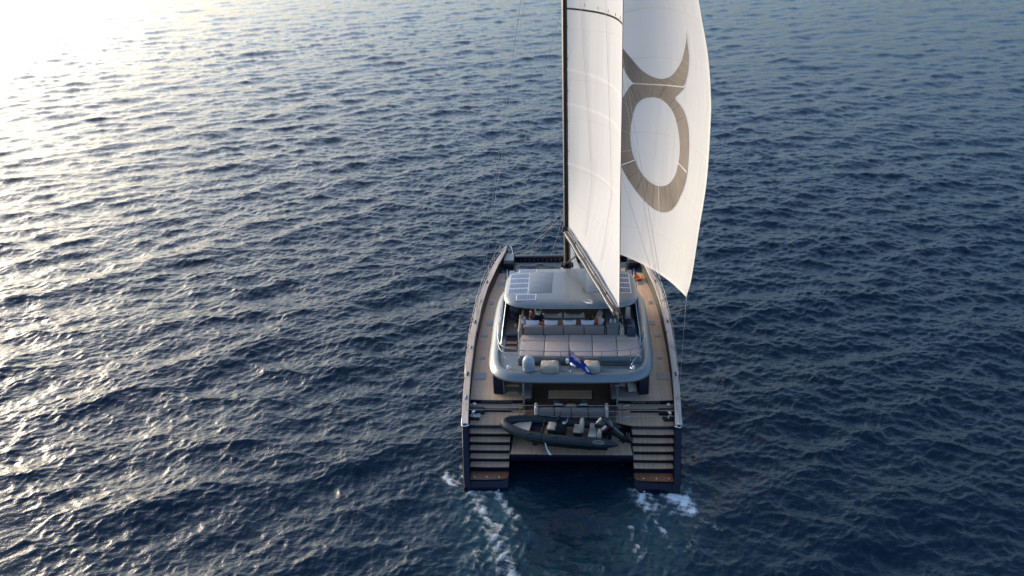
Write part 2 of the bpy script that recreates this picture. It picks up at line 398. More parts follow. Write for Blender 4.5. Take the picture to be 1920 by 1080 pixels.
    dz += 0.05*np.minimum(fo, 1)+0.035*lump*np.clip(ae+0.5*fo, 0, 1)
    foam[near] = fo; aer[near] = ae; Z[near] += dz
    # calmer in the lee between and under the hulls
    lee = np.clip((8.0-np.abs(X))/3.0, 0, 1)*np.clip((Y+5)/4, 0, 1)*np.clip((28-Y)/4, 0, 1); Z *= 1-0.4*lee
    V = np.stack([X+DX, Y+DY, Z], -1)
    i = np.arange(nr-1)[:, None]; j = np.arange(na)[None, :]; j2 = (j+1) % na
    q = np.stack([i*na+j, i*na+j2, (i+1)*na+j2, (i+1)*na+j], -1).reshape(-1, 4)[:, ::-1]
    me = bpy.data.meshes.new('water')
    me.vertices.add(len(V)); me.vertices.foreach_set('co', V.astype(np.float32).ravel())
    me.loops.add(q.size); me.loops.foreach_set('vertex_index', q.astype(np.int32).ravel())
    me.polygons.add(len(q)); me.polygons.foreach_set('loop_start', np.arange(0, q.size, 4, dtype=np.int32))
    me.polygons.foreach_set('use_smooth', np.ones(len(q), bool))
    for nm, A in (('foam', foam), ('aerated', aer)):
        at = me.attributes.new(nm, 'FLOAT', 'POINT'); at.data.foreach_set('value', A.astype(np.float32))
    me.update(calc_edges=True)
    # shader
    m = bpy.data.materials.new('sea_water'); m.use_nodes = True; n = m.node_tree; b = n.nodes['Principled BSDF']
    L = n.links.new
    tc = n.nodes.new('ShaderNodeTexCoord')
    def noise(scale, detail, rough=0.55, dist=0.0, vec=None):
        t = n.nodes.new('ShaderNodeTexNoise'); t.inputs['Scale'].default_value = scale; t.inputs['Detail'].default_value = detail
        t.inputs['Roughness'].default_value = rough; t.inputs['Distortion'].default_value = dist
        L(vec or tc.outputs['Object'], t.inputs['Vector']); return t
    fa = n.nodes.new('ShaderNodeAttribute'); fa.attribute_name = 'foam'
    aa = n.nodes.new('ShaderNodeAttribute'); aa.attribute_name = 'aerated'
    nf = noise(1.6, 9, 0.70, 1.6); nf2 = noise(5.5, 7, 0.65, 1.0)
    def M(op, a, b_=None, c=None):
        t = n.nodes.new('ShaderNodeMath'); t.operation = op
        for i, q in enumerate((a, b_, c)):
            if q is None: continue
            if isinstance(q, (int, float)): t.inputs[i].default_value = q
            else: L(q, t.inputs[i])
        return t.outputs[0]
    ridg = M('SUBTRACT', 1.0, M('MULTIPLY', M('ABSOLUTE', M('SUBTRACT', nf.outputs[0], 0.5)), 5.5))     # stringy veins
    lac = M('ADD', M('MULTIPLY', ridg, 0.42), M('MULTIPLY', nf2.outputs[0], 0.40))
    mk = n.nodes.new('ShaderNodeMapRange'); mk.interpolation_type = 'SMOOTHSTEP'; mk.inputs[1].default_value = 0.92; mk.inputs[2].default_value = 1.48
    L(M('ADD', fa.outputs['Fac'], lac), mk.inputs[0])
    gate = n.nodes.new('ShaderNodeMapRange'); gate.inputs[1].default_value = 0.10; gate.inputs[2].default_value = 0.40; L(fa.outputs['Fac'], gate.inputs[0])
    fmask = M('MULTIPLY', mk.outputs[0], gate.outputs[0])
    c1 = n.nodes.new('ShaderNodeMix'); c1.data_type = 'RGBA'; c1.inputs[6].default_value = (0.0010, 0.0125, 0.027, 1); c1.inputs[7].default_value = (0.035, 0.105, 0.125, 1)
    L(M('MULTIPLY', aa.outputs['Fac'], M('MULTIPLY', nf.outputs[0], 1.0)), c1.inputs[0])
    c2 = n.nodes.new('ShaderNodeMix'); c2.data_type = 'RGBA'; c2.inputs[7].default_value = (0.62, 0.67, 0.70, 1)
    L(fmask, c2.inputs[0]); L(c1.outputs[2], c2.inputs[6]); L(c2.outputs[2], b.inputs['Base Color'])
    L(M('MULTIPLY_ADD', fmask, 0.6, 0.055), b.inputs['Roughness'])
    b.inputs['IOR'].default_value = 1.333
    mp = n.nodes.new('ShaderNodeMapping'); mp.inputs['Scale'].default_value = (0.8, 1.25, 1); mp.inputs['Rotation'].default_value = (0, 0, R(20)); L(tc.outputs['Object'], mp.inputs[0])
    w1 = noise(3.6, 5, 0.55, 0.4, mp.outputs[0]); 
    bp = n.nodes.new('ShaderNodeBump'); bp.inputs['Strength'].default_value = 1.0; bp.inputs['Distance'].default_value = 0.045
    L(M('ADD', w1.outputs[0], M('MULTIPLY', fmask, 1.0)), bp.inputs['Height']); L(bp.outputs[0], b.inputs['Normal'])
    me.materials.append(m)
    o = link('water', me); tag(o, 'dark blue rippled sea with foam behind the catamaran', kind='structure')
build_water()

# ================================================================ CATAMARAN
yacht = thing('catamaran', (0, 0, 0), 'dark navy sailing catamaran with teak decks, flybridge and black mast', 'catamaran')
AFT, SIDE, FLY = 2.0, 2.45, 4.60
HALF = [(-0.3, 5.28), (0, 5.34), (1.8, 5.50), (3.9, 5.67), (6.6, 5.85), (10.2, 6.0), (14.4, 6.0), (17.2, 5.87), (20.1, 5.53), (22.2, 5.15), (23.3, 4.93), (24.1, 4.72)]
INNER = [(-0.3, 3.12), (12, 3.12), (17, 3.35), (21, 3.85), (23, 4.08), (23.8, 4.35), (24.1, 4.60)]
CAPZ = [(-0.3, 0.25), (0.0, 0.55), (0.6, 1.32), (1.2, 2.02), (1.75, 2.58), (2.2, 2.64), (4.4, 2.76), (10, 2.86), (18, 2.95), (24.1, 3.10)]
def cap_in(y):        # inner edge of the bulwark
    return interp(HALF, y)-interp([(-0.3, 0.34), (2.5, 0.30), (9, 0.33), (20, 0.36), (23, 0.28), (24.1, 0.08)], y)
for s in (-1, 1):
    ys = [-0.25, 0.0, 0.2, 0.6, 1.2, 1.8, 2.55]+list(np.linspace(2.75, 22, 22))+[22.6, 23.2, 23.6, 23.9, 24.1]
    rings = []
    for y in ys:
        xo = interp(HALF, y)-0.035; xi = interp(INNER, y)
        zt = interp([(-0.3, 0.22), (0.15, 0.40), (0.95, 0.42), (2.58, 1.60), (2.64, 1.94), (4.3, 1.94), (4.42, 2.38), (20, 2.40), (24.1, 2.75)], y)
        xm = (xo+xi)/2; hw = (xo-xi)/2
        wl = interp([(-0.3, 0.78), (8, 0.74), (16, 0.62), (21, 0.42), (24.1, 0.03)], y); kz = interp([(-0.3, -0.25), (3, -0.6), (20, -0.9), (24.1, -0.6)], y)
        kn = interp([(-0.3, 0.95), (16, 0.93), (24.1, 0.5)], y)
        rings.append([(s*xo, y, zt), (s*(xm+hw*kn), y, min(zt, 1.1)*0.9), (s*(xm+hw*wl), y, 0.0), (s*(xm+hw*wl*0.55), y, kz*0.75), (s*xm, y, kz),
                      (s*(xm-hw*wl*0.55), y, kz*0.75), (s*(xm-hw*wl), y, 0.0), (s*(xm-hw*kn), y, min(zt, 1.1)*0.9), (s*xi, y, zt)])
    hull = MB().loft(rings).build('hull', 'navy_gelcoat', yacht, ang=50)
    # bulwark rising from the hull side, sweeping down along the stairs to the water
    yb = [-0.28, -0.1, 0.1, 0.35, 0.6, 0.9, 1.2, 1.5, 1.75, 1.95, 2.2]+list(np.linspace(2.7, 22.8, 26))+[23.3, 23.7, 24.0, 24.1]
    ro = []
    for y in yb:
        xo = interp(HALF, y); xi = cap_in(y); zc = interp(CAPZ, y)
        zb = min(interp([(-0.3, -0.3), (1.5, 0.1), (3.0, 1.0), (24.1, 2.0)], y), zc-0.2)
        ro.append([(s*xo, y, zb), (s*(xo+0.012), y, zc-0.08), (s*(xo-0.03), y, zc), (s*(xi+0.03), y, zc), (s*xi, y, zc-0.06), (s*(xi-0.02), y, zb)])
    MB().loft(ro).build('bulwark', 'navy_gelcoat', hull, ang=40)
    # dark inner face of the bulwark
    MB().grid([[(s*(cap_in(y)-0.026), y, interp(CAPZ, y)-0.07), (s*(cap_in(y)-0.034-0.10*interp([(2, 0), (5, .3), (18, 1), (24, .2)], y)), y, interp([(2.6, AFT), (4.3, AFT), (4.4, SIDE-.01), (20, SIDE), (24.1, 2.8)], y))]
               for y in [2.66]+list(np.linspace(2.9, 23.4, 30))]).build('bulwark_lining', 'bulwark_dark', hull)
    # wooden cap rail
    rc = []
    for y in [1.78]+list(np.linspace(2.2, 23.2, 34))+[23.6, 23.95]:
        xo = interp(HALF, y)+0.02; xi = cap_in(y)-0.015; zc = interp(CAPZ, y)
        rc.append([(s*xo, y, zc+0.004), (s*(xo-0.02), y, zc+0.045), (s*(xi+0.02), y, zc+0.045), (s*xi, y, zc+0.004)])
    MB().loft(rc).build('cap_rail', 'teak_cap', hull)
    # polished end fitting and rubbing strake
    mb = MB().tube(smooth_path([(s*(cap_in(1.7)-.02), 1.78, 2.55), (s*(interp(HALF, 1.6)-.12), 1.66, 2.55), (s*(interp(HALF, 1.7)+.01), 1.78, 2.55), (s*(interp(HALF, 2.3)+.015), 2.3, 2.60)], 5), 0.035, 8)
    mb.tube([(s*(interp(HALF, 1.7)-.17), 1.70, 2.66), (s*(interp(HALF, 1.7)-.17), 1.70, 2.74)], 0.05, 8); mb.build('rail_end', 'steel', hull)
    MB().tube([(s*(interp(HALF, y)+0.012), y, interp(CAPZ, y)-0.42) for y in np.linspace(2.3, 23.8, 30)], 0.03, 6).build('rubbing_strake', 'dull_steel', hull)
    for k, yy in enumerate((4.0, 6.3, 9.2, 12.3, 15.2, 18.0)):          # fairleads and pads on the cap rail
        x = s*(interp(HALF, yy)-0.14); z = interp(CAPZ, yy)+0.05
        MB().rbox(x-.045, x+.045, yy-.2, yy+.2, z-.02, z+.03, .02).tube([(x, yy-.13, z), (x, yy-.13, z+.07), (x, yy+.13, z+.07), (x, yy+.13, z)], 0.016, 6).build('fairlead', 'bulwark_dark' if k % 2 else 'dull_steel', hull)
    for yy in (11.0,):
        x = s*(interp(HALF, yy)-0.36); MB().rbox(x-.07, x+.07, yy-.10, yy+.10, 2.72, 2.95, .03).build('fender_hook', 'black_rubber', hull)
    # ---- boarding stairs: platform, five treads, aft deck
    xin = 3.10
    aftY = [2.67, 2.28, 1.92, 1.57, 1.22, 0.86, 0.19]; zt = [2.0-0.2583*i for i in range(7)]
    for i in range(1, 6):
        x0, x1 = xin+0.02*i*0.3, cap_in(aftY[i])-0.03
        st = MB().box(min(s*x0, s*x1), max(s*x0, s*x1), aftY[i], aftY[i-1]+0.10, zt[i]-0.26, zt[i]-0.045, 0).build('step', 'navy_gelcoat', hull, smooth=False)
        st.parent = hull
        n_ = 9; xs = np.linspace(x0+.005, x1, n_); bow = [0.05*(1-((x-(x0+x1)/2)/((x1-x0)/2))**2) for x in xs]
        poly = [(s*x, aftY[i]-0.03-0.02*b/0.05) for x, b in zip(xs, bow)]+[(s*x, aftY[i-1]+0.02) for x in xs[::-1]]
        MB().plate(poly, zt[i]-0.045, zt[i]).build('tread', 'teak_lengthwise', hull)
    x0, x1 = xin+0.03, cap_in(0.3)-0.02
    poly = [(s*(x0+.25), 0.16), (s*(x0+.08), 0.22), (s*x0, 0.40), (s*x0, 1.0), (s*x1, 1.0), (s*x1, 0.10), (s*(x0+1.0), 0.10)]
    MB().plate(poly, 0.42, 0.455).build('swim_platform', 'teak_wet', hull)
    for k in range(3):
        MB().lathe([(0.0, 0.0), (0.035, 0.0), (0.03, 0.025), (0.0, 0.03)], 10, mtx=T((s*(x0+0.45+0.62*k), 0.30, 0.456))).build('deck_light', 'white_plastic', hull)
    MB().lathe([(0, 0), (0.04, 0), (0.03, 0.02), (0, 0.025)], 10, mtx=T((s*(x0+0.45), -0.262, 0.10), (R(90), 0, 0))).build('underwater_light', 'white_plastic', hull)
    # aft deck plate and the two steps up to the side deck
    xo = lambda y: cap_in(y)-0.03
    poly = [(s*xin, 2.64)]+[(s*(xin+t*(xo(2.6)-xin)), 2.64-0.03*math.sin(math.pi*t)) for t in (.25, .5, .75)]+[(s*xo(2.64), 2.64), (s*xo(4.0), 4.05), (s*2.45, 4.05), (s*2.3, 2.95), (s*2.75, 2.75)]
    MB().plate(poly, AFT-0.05, AFT).build('aft_deck', 'teak_lengthwise', yacht)
    bowed = lambda y0, t: y0-0.07*math.sin(math.pi*t)
    N = 12
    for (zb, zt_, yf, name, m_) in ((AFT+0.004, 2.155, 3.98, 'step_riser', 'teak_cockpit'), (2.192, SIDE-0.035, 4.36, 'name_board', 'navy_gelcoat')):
        xa, xb = 2.42, xo(yf)
        pf = [(s*(xa+(xb-xa)*t/N), bowed(yf, t/N)) for t in range(N+1)]; pb = [(x, y+0.35) for x, y in pf[::-1]]
        q_ = MB().plate(pf+pb, zb, zt_).build(name, m_, yacht)
        if name == 'name_board': BOARD = globals().setdefault('BOARDS', {}); BOARD[s] = q_
    pf = [(s*(2.42+(xo(4.0)-2.42)*t/N), bowed(3.95, t/N)) for t in range(N+1)]; pb = [(x, 4.62) for x, y in pf[::-1]]
    MB().plate(pf+pb, 2.157, 2.190).build('step_tread', 'teak_crosswise', yacht)
    # side deck
    pf = [(s*(2.42+(xo(4.4)-2.42)*t/N), bowed(4.33, t/N)) for t in range(N+1)]
    out = [(s*xo(y), y) for y in np.linspace(4.6, 21.4, 24)]
    inn = [(s*3.6, 21.4), (s*3.3, 20.6), (s*3.2, 16.0), (s*3.2, 6.9), (s*2.42, 6.9)]
    MB().plate(pf+out+inn, SIDE-0.033, SIDE).build('side_deck', 'teak_lengthwise', yacht)
    for (xa, xb, ya, yb) in ((4.72, 5.38, 6.32, 7.06), (4.9, 5.24, 8.55, 8.85), (5.02, 5.42, 11.2, 11.6), (4.78, 5.22, 12.75, 13.35), (5.0, 5.3, 15.6, 16.1), (4.5, 4.9, 18.6, 19.2)):
        hb = MB().rbox(s*xa if s > 0 else -xb, s*xb if s > 0 else -xa, ya, yb, SIDE-.01, SIDE+0.014, 0.008, 1).build('deck_hatch', 'hatch_frame', yacht)
        MB().rbox((s*xa if s > 0 else -xb)+.04, (s*xb if s > 0 else -xa)-.04, ya+.04, yb-.04, SIDE+0.0, SIDE+0.024, 0.01, 1).build('pane', 'hatch_glass', hb)
    # bow step box, bow recess and pulpit
    xb0, xb1 = 4.05, cap_in(22.4)-0.03
    MB().rbox(min(s*xb0, s*xb1), max(s*xb0, s*xb1), 21.45, 23.25, SIDE-0.05, 2.86, 0.03).build('bow_locker', 'bulwark_dark', yacht)
    MB().plate([(s*4.06, 21.9), (s*(xb1-.02), 21.9), (s*(cap_in(23.2)-.02), 23.2), (s*4.12, 23.2)], 2.862, 2.89).build('locker_lid', 'hatch_frame', yacht)
    MB().rbox(min(s*3.9, s*4.55), max(s*3.9, s*4.55), 19.6, 20.5, SIDE-.01, SIDE+.05, 0.02).build('anchor_hatch', 'black_rubber', yacht)
    MB().tube(smooth_path([(s*4.2, 23.0, 2.9), (s*4.3, 23.6, 3.12), (s*4.55, 24.0, 3.2), (s*4.85, 23.6, 3.18), (s*5.02, 22.8, 3.1)], 5), 0.016, 6).build('bow_pulpit', 'steel', yacht)
    # guard rail along the cap rail: stanchions with two wires
    gr = MB()
    for zz in (0.36, 0.70):
        gr.tube([(s*(interp(HALF, y)-0.05), y, interp(CAPZ, y)+zz) for y in np.linspace(5.2, 22.6, 22)], 0.009, 4)
    g = gr.build('guard_wire', 'wire', yacht)
    for y in np.linspace(5.2, 22.6, 11):
        x = s*(interp(HALF, y)-0.05); z = interp(CAPZ, y)
        MB().tube([(x, y, z), (x, y, z+0.74)], 0.015, 6).build('stanchion', 'steel', g)

# bridge deck between the hulls, tender platform, cockpit sole, foredeck
MB().rbox(-3.3, 3.3, 3.05, 20.4, 0.95, 1.90, 0.1, 3).build('bridge_deck', 'navy_gelcoat', yacht)
pl = MB().rbox(-3.06, 3.08, 1.26, 3.9, 0.72, 1.13, 0.05).build('tender_platform', 'navy_gelcoat', yacht)
MB().plate([(-3.04, 1.28), (3.06, 1.28), (3.03, 3.2), (-3.0, 3.2)], 1.132, 1.155).build('platform_deck', 'teak_lengthwise', pl)
for x in (-3.075, 3.095):
    for y in (1.55, 2.5):
        MB().rbox(x-.05, x+.05, y-.08, y+.08, .9, 1.1, .02).build('platform_hinge', 'dull_steel', pl)
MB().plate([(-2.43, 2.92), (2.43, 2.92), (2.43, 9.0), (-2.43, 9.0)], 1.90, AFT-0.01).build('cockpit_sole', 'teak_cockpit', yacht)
MB().plate([(-3.25, 15.9), (3.25, 15.9), (3.3, 20.8), (1.2, 21.2), (-1.2, 21.2), (-3.3, 20.8)], 2.25, SIDE-.002).build('foredeck', 'teak_lengthwise', yacht)
cb = MB().rbox(-4.15, 4.15, 22.75, 23.25, 2.28, 2.80, 0.06).build('crossbeam', 'navy_gelcoat', yacht)
for i in range(26):
    x = -3.9+i*0.312
    MB().box(x-.05, x+.05, 22.735, 22.755, 2.50, 2.56).build('lacing_eye', 'dull_steel', cb, smooth=False)
MB().loft([[(-a, y, 2.18), (a, y, 2.18), (a*.86, y, zt_), (0, y, zt_+.14*a), (-a*.86, y, zt_)] for y, a, zt_ in ((19.5, .95, 2.62), (20.6, .85, 2.72), (21.8, .55, 2.80), (23.0, .36, 2.86), (24.6, .22, 2.9), (25.8, .12, 2.92))]).build('bowsprit', 'cream_gelcoat', yacht)
for s in (-1, 1):
    nb = MB()
    for x in np.arange(0.45, 4.0, 0.11): nb.box(min(s*x, s*(x+.012)), max(s*x, s*(x+.012)), 20.85, 22.8, 2.390, 2.398)
    for y in np.arange(20.9, 22.8, 0.11): nb.box(min(s*.4, s*4.0), max(s*.4, s*4.0), y, y+.012, 2.399, 2.407)
    tag(nb.build('trampoline_net', 'net_cord', yacht, smooth=False), kind='stuff')

# lettering on the name boards
def lettering(txt, x, parent, z=2.305):
    cu = bpy.data.curves.new('lettering', 'FONT'); cu.body = txt; cu.size = 0.185; cu.align_x = 'CENTER'; cu.align_y = 'CENTER'; cu.extrude = 0.004; cu.space_character = 1.12
    tmp = bpy.data.objects.new('tmp', cu); col.objects.link(tmp)
    bpy.context.view_layer.update()
    me = bpy.data.meshes.new_from_object(tmp.evaluated_get(bpy.context.evaluated_depsgraph_get()))
    bpy.data.objects.remove(tmp)
    me.transform(T((x, 4.280, z), (R(90), 0, 0)))
    bm = bmesh.new(); bm.from_mesh(me); bpy.data.meshes.remove(me); seen = set()
    bmesh.ops.remove_doubles(bm, verts=bm.verts[:], dist=1e-5); bm.verts.ensure_lookup_table(); bm.verts.index_update()
    for v0 in bm.verts:                                   # each letter is a piece of its own
        if v0.index in seen: continue
        st_, isl = [v0], []; seen.add(v0.index)
        while st_:
            q = st_.pop(); isl.append(q)
            for e_ in q.link_edges:
                o_ = e_.other_vert(q)
                if o_.index not in seen: seen.add(o_.index); st_.append(o_)
        ix = {q.index: k for k, q in enumerate(isl)}
        fs = [tuple(ix[q.index] for q in f.verts) for f in bm.faces if f.verts[0].index in ix]
        m2 = bpy.data.meshes.new('letter'); m2.from_pydata([tuple(q.co) for q in isl], [], fs); m2.materials.append(MATS['lettering']); link('letter', m2, parent)
    bm.free()
lettering('CAYMAN ISLANDS', -3.92, BOARDS[-1]); lettering('GEORGE TOWN', 3.92, BOARDS[1])

# ---- deckhouse under the flybridge
def ring_at(z, k, ins):
    P = [(2.9-ins*.3, 6.9), (4.02-ins, 6.9), (4.3-ins, 9), (4.35-ins, 12), (4.1-ins, 15), (3.4-ins, 17.0-k), (2.0-ins*.6, 18.2-k), (0, 18.5-k)]
    return [(x, y, z) for x, y in P]+[(-x, y, z) for x, y in P[::-1][1:]]
dh = MB().loft([ring_at(2.30, 0, 0), ring_at(2.85, .3, .04)]).build('deckhouse', 'cream_gelcoat', yacht)
MB().loft([ring_at(2.852, .32, .06), ring_at(3.75, 1.5, .22)]).build('saloon_window', 'dark_glass', dh)
MB().loft([ring_at(3.752, 1.5, .20), ring_at(4.25, 2.0, .26)]).build('deckhouse_top', 'cream_gelcoat', dh)
MB().box(-2.8, 2.8, 7.9, 7.94, 2.0, 4.1).build('saloon_door', 'dark_glass', dh, smooth=False)
for s in (-1, 1):
    MB().loft([[(s*a, y0, z), (s*b, y0+.06, z), (s*(b+.06), y0+.35, z), (s*(b+.05), 7.2, z), (s*a, 7.2, z)] for z, a, b, y0 in ((2.2, 3.62, 4.12, 4.78), (3.1, 3.62, 4.13, 4.86), (4.15, 3.64, 4.12, 5.3))]).build('side_fashion_plate', 'navy_gelcoat', dh, ang=60)

# ---- flybridge tub: rounded silver rim around a floor
RIM = [(0, 3.02), (1.2, 3.02), (2.15, 3.05), (3.0, 3.12), (3.55, 3.36), (3.98, 3.78), (4.22, 4.4), (4.34, 5.4), (4.40, 7.5), (4.44, 10.0), (4.38, 12.4), (4.05, 13.9), (3.2, 14.9), (1.8, 15.4), (0, 15.5)]
half = smooth_path([(x, y, 0) for x, y in RIM], 4)
loop = [(p[0], p[1]) for p in half]+[(-p[0], p[1]) for p in half[::-1][1:-1]]
PROF = [(0.10, 4.20), (0.015, 4.24), (-0.005, 4.30), (0.03, 4.36), (0.12, 4.50), (0.27, 4.61), (0.44, 4.655), (0.56, 4.64), (0.60, 4.56), (0.60, 4.20)]
L_ = [np.array(p) for p in loop]; nl = len(L_); rings = []
for i in range(nl):
    t = L_[(i+1) % nl]-L_[i-1]; t = t/np.linalg.norm(t); nrm = np.array([-t[1], t[0]])      # inward (loop runs counter-clockwise)
    sp = 1.0 if L_[i][1] > 4 else 0.9
    rings.append([(L_[i][0]+nrm[0]*d*sp, L_[i][1]+nrm[1]*d*sp, z) for d, z in PROF])
fly = MB().loft(rings, closed=True, caps=False, loop=True).build('flybridge_rim', 'silver_paint', yacht, ang=60)
inset = [(r_[8][0], r_[8][1]) for r_ in rings]
MB().plate(inset, 4.19, FLY-0.03).build('flybridge_floor', 'fly_floor_grey', fly)
MB().plate([(-3.6, 7.55), (3.6, 7.55), (3.6, 13.6), (-3.6, 13.6)], FLY-.028, FLY).build('flybridge_teak', 'teak_lengthwise', fly)
for x0, x1, y0, y1 in ((-2.72, 3.7, 5.9, 7.55),):
    pass
MB().box(-3.55, -2.86, 5.7, 7.5, FLY-.028, FLY-.02).build('stair_well_shade', 'black_rubber', fly, smooth=False)  # flat black sheet on the solid floor, painting the dark of the stair opening
MB().rbox(-3.58, -2.84, 7.46, 7.60, FLY-.02, FLY+.16, .02).build('stair_coaming', 'cabinet_grey', fly)
for k in range(2):
    MB().box(-3.5, -2.9, 6.0+.5*k, 6.25+.5*k, FLY-.018, FLY-.012+.03*k).build('stair_tread', 'teak_cockpit', fly, smooth=False)
MB().rbox(-2.75, 3.72, 4.52, 6.84, FLY-.03, 4.86, 0.03).build('sunpad_base', 'fly_floor_grey', fly)
MB().rbox(-2.72, 3.05, 4.26, 4.36, FLY-.02, 4.66, 0.03).build('drain_bar', 'black_rubber', fly)
MB().tube([(1.55, 4.15, 4.72), (2.95, 4.15, 4.72)], 0.055, 8).tube([(2.7, 4.15, 4.72), (3.0, 4.15, 4.72)], 0.075, 8).build('telescopic_pole', 'carbon', fly)
# coaming panels along the sides with blue tinted glass
for s in (-1, 1):
    MB().loft([[(s*3.86, y, FLY), (s*3.80, y, z), (s*3.76, y, z), (s*3.78, y, FLY)] for y, z in ((7.2, 4.75), (8.0, 5.15), (9.2, 5.75), (10.5, 6.2), (12.8, 6.25))]).build('side_screen', 'blue_glass', fly)
    MB().tube([(s*3.76, 6.4, 4.65), (s*3.72, 7.6, 5.1), (s*3.62, 9.0, 5.9), (s*3.5, 9.6, 6.4)], 0.035, 6).build('screen_strut', 'steel', fly)
    MB().loft([[(s*3.6, 10.2, 6.42), (s*3.6, 12.2, 6.42), (s*3.3, 12.2, 6.42), (s*3.3, 10.2, 6.42)], [(s*3.9, 11.2, 4.5), (s*3.9, 13.6, 4.5), (s*3.6, 13.6, 4.5), (s*3.6, 11.2, 4.5)]]).build('roof_pillar', 'silver_paint', fly)
MB().loft([[(-3.6, 13.2, 4.5), (3.6, 13.2, 4.5), (3.6, 13.35, 4.5), (-3.6, 13.35, 4.5)], [(-3.3, 11.8, 6.4), (3.3, 11.8, 6.4), (3.3, 11.95, 6.4), (-3.3, 11.95, 6.4)]]).build('windscreen', 'dark_glass', fly)
MB().rbox(-3.0, 2.9, 10.9, 12.2, 4.55, 5.5, .15, 3).build('helm_console', 'cabinet_grey', fly)
# flybridge handrails
RAIL = [(-3.92, 8.6), (-3.94, 7.4), (-3.90, 6.2), (-3.76, 5.1), (-3.42, 4.52), (-2.6, 4.20), (-1.3, 4.08), (0.07, 4.04), (1.6, 4.08), (2.75, 4.2), (3.42, 4.48), (3.76, 5.1), (3.90, 6.2), (3.90, 7.4)]
rp = [(p[0], p[1]) for p in smooth_path([(x, y, 0) for x, y in RAIL], 5)]
rail = MB().tube([(x, y, 5.52) for x, y in rp], 0.020, 6).tube([(x, y, 5.18) for x, y in rp], 0.014, 6).build('flybridge_rail', 'steel', fly)
for i in (4, 12, 19, 26, 33, 40, 47, 54, 61):
    if i < len(rp):
        x, y = rp[i]; MB().tube([(x, y, 4.6), (x, y, 5.52)], 0.016, 6).build('rail_stanchion', 'steel', fly)
for s in (-1, 1):
    MB().tube([(s*3.42, 4.5, 5.0), (s*3.05, 4.0, 4.66), (s*3.12, 3.86, 4.62)], 0.028, 6).build('rail_brace', 'steel', fly)
    MB().lathe([(0, 0), (.08, 0), (.08, .1), (.05, .16), (0, .18)], 12, mtx=T((s*3.2, 3.85, 4.64))).build('deck_lamp', 'white_plastic', fly)
MB().rbox(-0.24, -0.08, 4.28, 4.42, 4.58, 4.92, .05, 3).build('horn_box', 'white_plastic', fly)
MB().lathe([(0, 0), (.05, 0), (.05, .12), (.23, .16), (.25, .20), (.18, .27), (0, .30)], 16, mtx=T((0.22, 4.1, 4.58))).build('antenna_dish', 'white_plastic', fly)
MB().lathe([(0, 0), (.05, 0), (.07, .05), (.06, .12), (0, .15)], 12, mtx=T((-0.03, 3.42, 4.64))).build('stern_lamp', 'white_plastic', fly)
tag(MB().lathe([(0, 0), (.20, 0), (.22, .04), (.31, .10), (.325, .3), (.32, .52), (.295, .66), (.23, .78), (.13, .855), (0, .885)], 28, mtx=T((-2.14, 3.68, 4.60))).build('satellite_dome', 'radome_grey', fly))

# ---- hardtop with solar panels
def se(a, b0, b1, z, n=44, p=4.2):
    cy_, hy = (b0+b1)/2, (b1-b0)/2; out = []
    for i in range(n):
        q = 2*math.pi*i/n; c, s_ = math.cos(q), math.sin(q)
        out.append((a*math.copysign(abs(c)**(2/p), c), cy_+hy*math.copysign(abs(s_)**(2/p), s_), z))
    return out
hr = [se(3.35, 7.5, 11.5, 6.36), se(3.62, 7.14, 11.9, 6.40), se(3.72, 7.0, 12.04, 6.47), se(3.71, 7.03, 12.02, 6.54), se(3.62, 7.13, 11.95, 6.64), se(3.40, 7.36, 11.75, 6.72), se(2.8, 7.6, 11.2, 6.755), se(1.5, 8.6, 10.2, 6.775), se(0.3, 9.2, 9.6, 6.78)]
ht = MB().loft(hr).build('hardtop', 'roof_paint', yacht, ang=60)
ROOFZ = lambda x, y: 6.78-0.004*x*x-0.004*(y-9.3)**2
def solar(x0, x1, y0, y1, nx, ny=2):
    mb = MB(); nX, nY = 6, 4
    Z = lambda x, y, o: ROOFZ(x, y)+o-0.045*max(0, abs(x)-2.9)**1.2-0.02*max(0, abs(y-9.3)-1.6)
    P = [[(x0+(x1-x0)*i/nX, y0+(y1-y0)*j/nY, 0) for j in range(nY+1)] for i in range(nX+1)]
    lo = [[(x, y, Z(x, y, -0.03)) for x, y, _ in q] for q in P]; hi = [[(x, y, Z(x, y, 0.012)) for x, y, _ in q] for q in P]
    mb.grid(hi, 0)
    edge = [hi[i][0] for i in range(nX+1)]+[hi[nX][j] for j in range(1, nY+1)]+[hi[i][nY] for i in range(nX-1, -1, -1)]+[hi[0][j] for j in range(nY-1, 0, -1)]
    edl = [(x, y, z-0.05) for x, y, z in edge]; mb.loft([edl, edge], closed=True, caps=False, mi=0)
    m_ = 0.055; cw = (x1-x0-2*m_)/nx; ch = (y1-y0-2*m_)/ny
    for i in range(nx):
        for j in range(ny):
            a, b = x0+m_+cw*i+.004, x0+m_+cw*(i+1)-.004; c, d = y0+m_+ch*j+.003, y0+m_+ch*(j+1)-.003
            mb.add([(a, c, Z(a, c, .02)), (b, c, Z(b, c, .02)), (b, d, Z(b, d, .02)), (a, d, Z(a, d, .02))], [(0, 1, 2, 3)], 1)
    mb.build('solar_panel', ['solar_frame', 'solar_cell'], ht, smooth=False)
for k in range(4):
    solar(-3.47, -2.31, 8.35+.675*k, 8.35+.675*k+.665, 7); solar(2.31, 3.36, 8.4+.65*k, 8.4+.65*k+.64, 7)
solar(-2.97, -1.86, 7.53, 8.24, 7); solar(-3.0, -1.93, 11.18, 11.68, 7, 1)
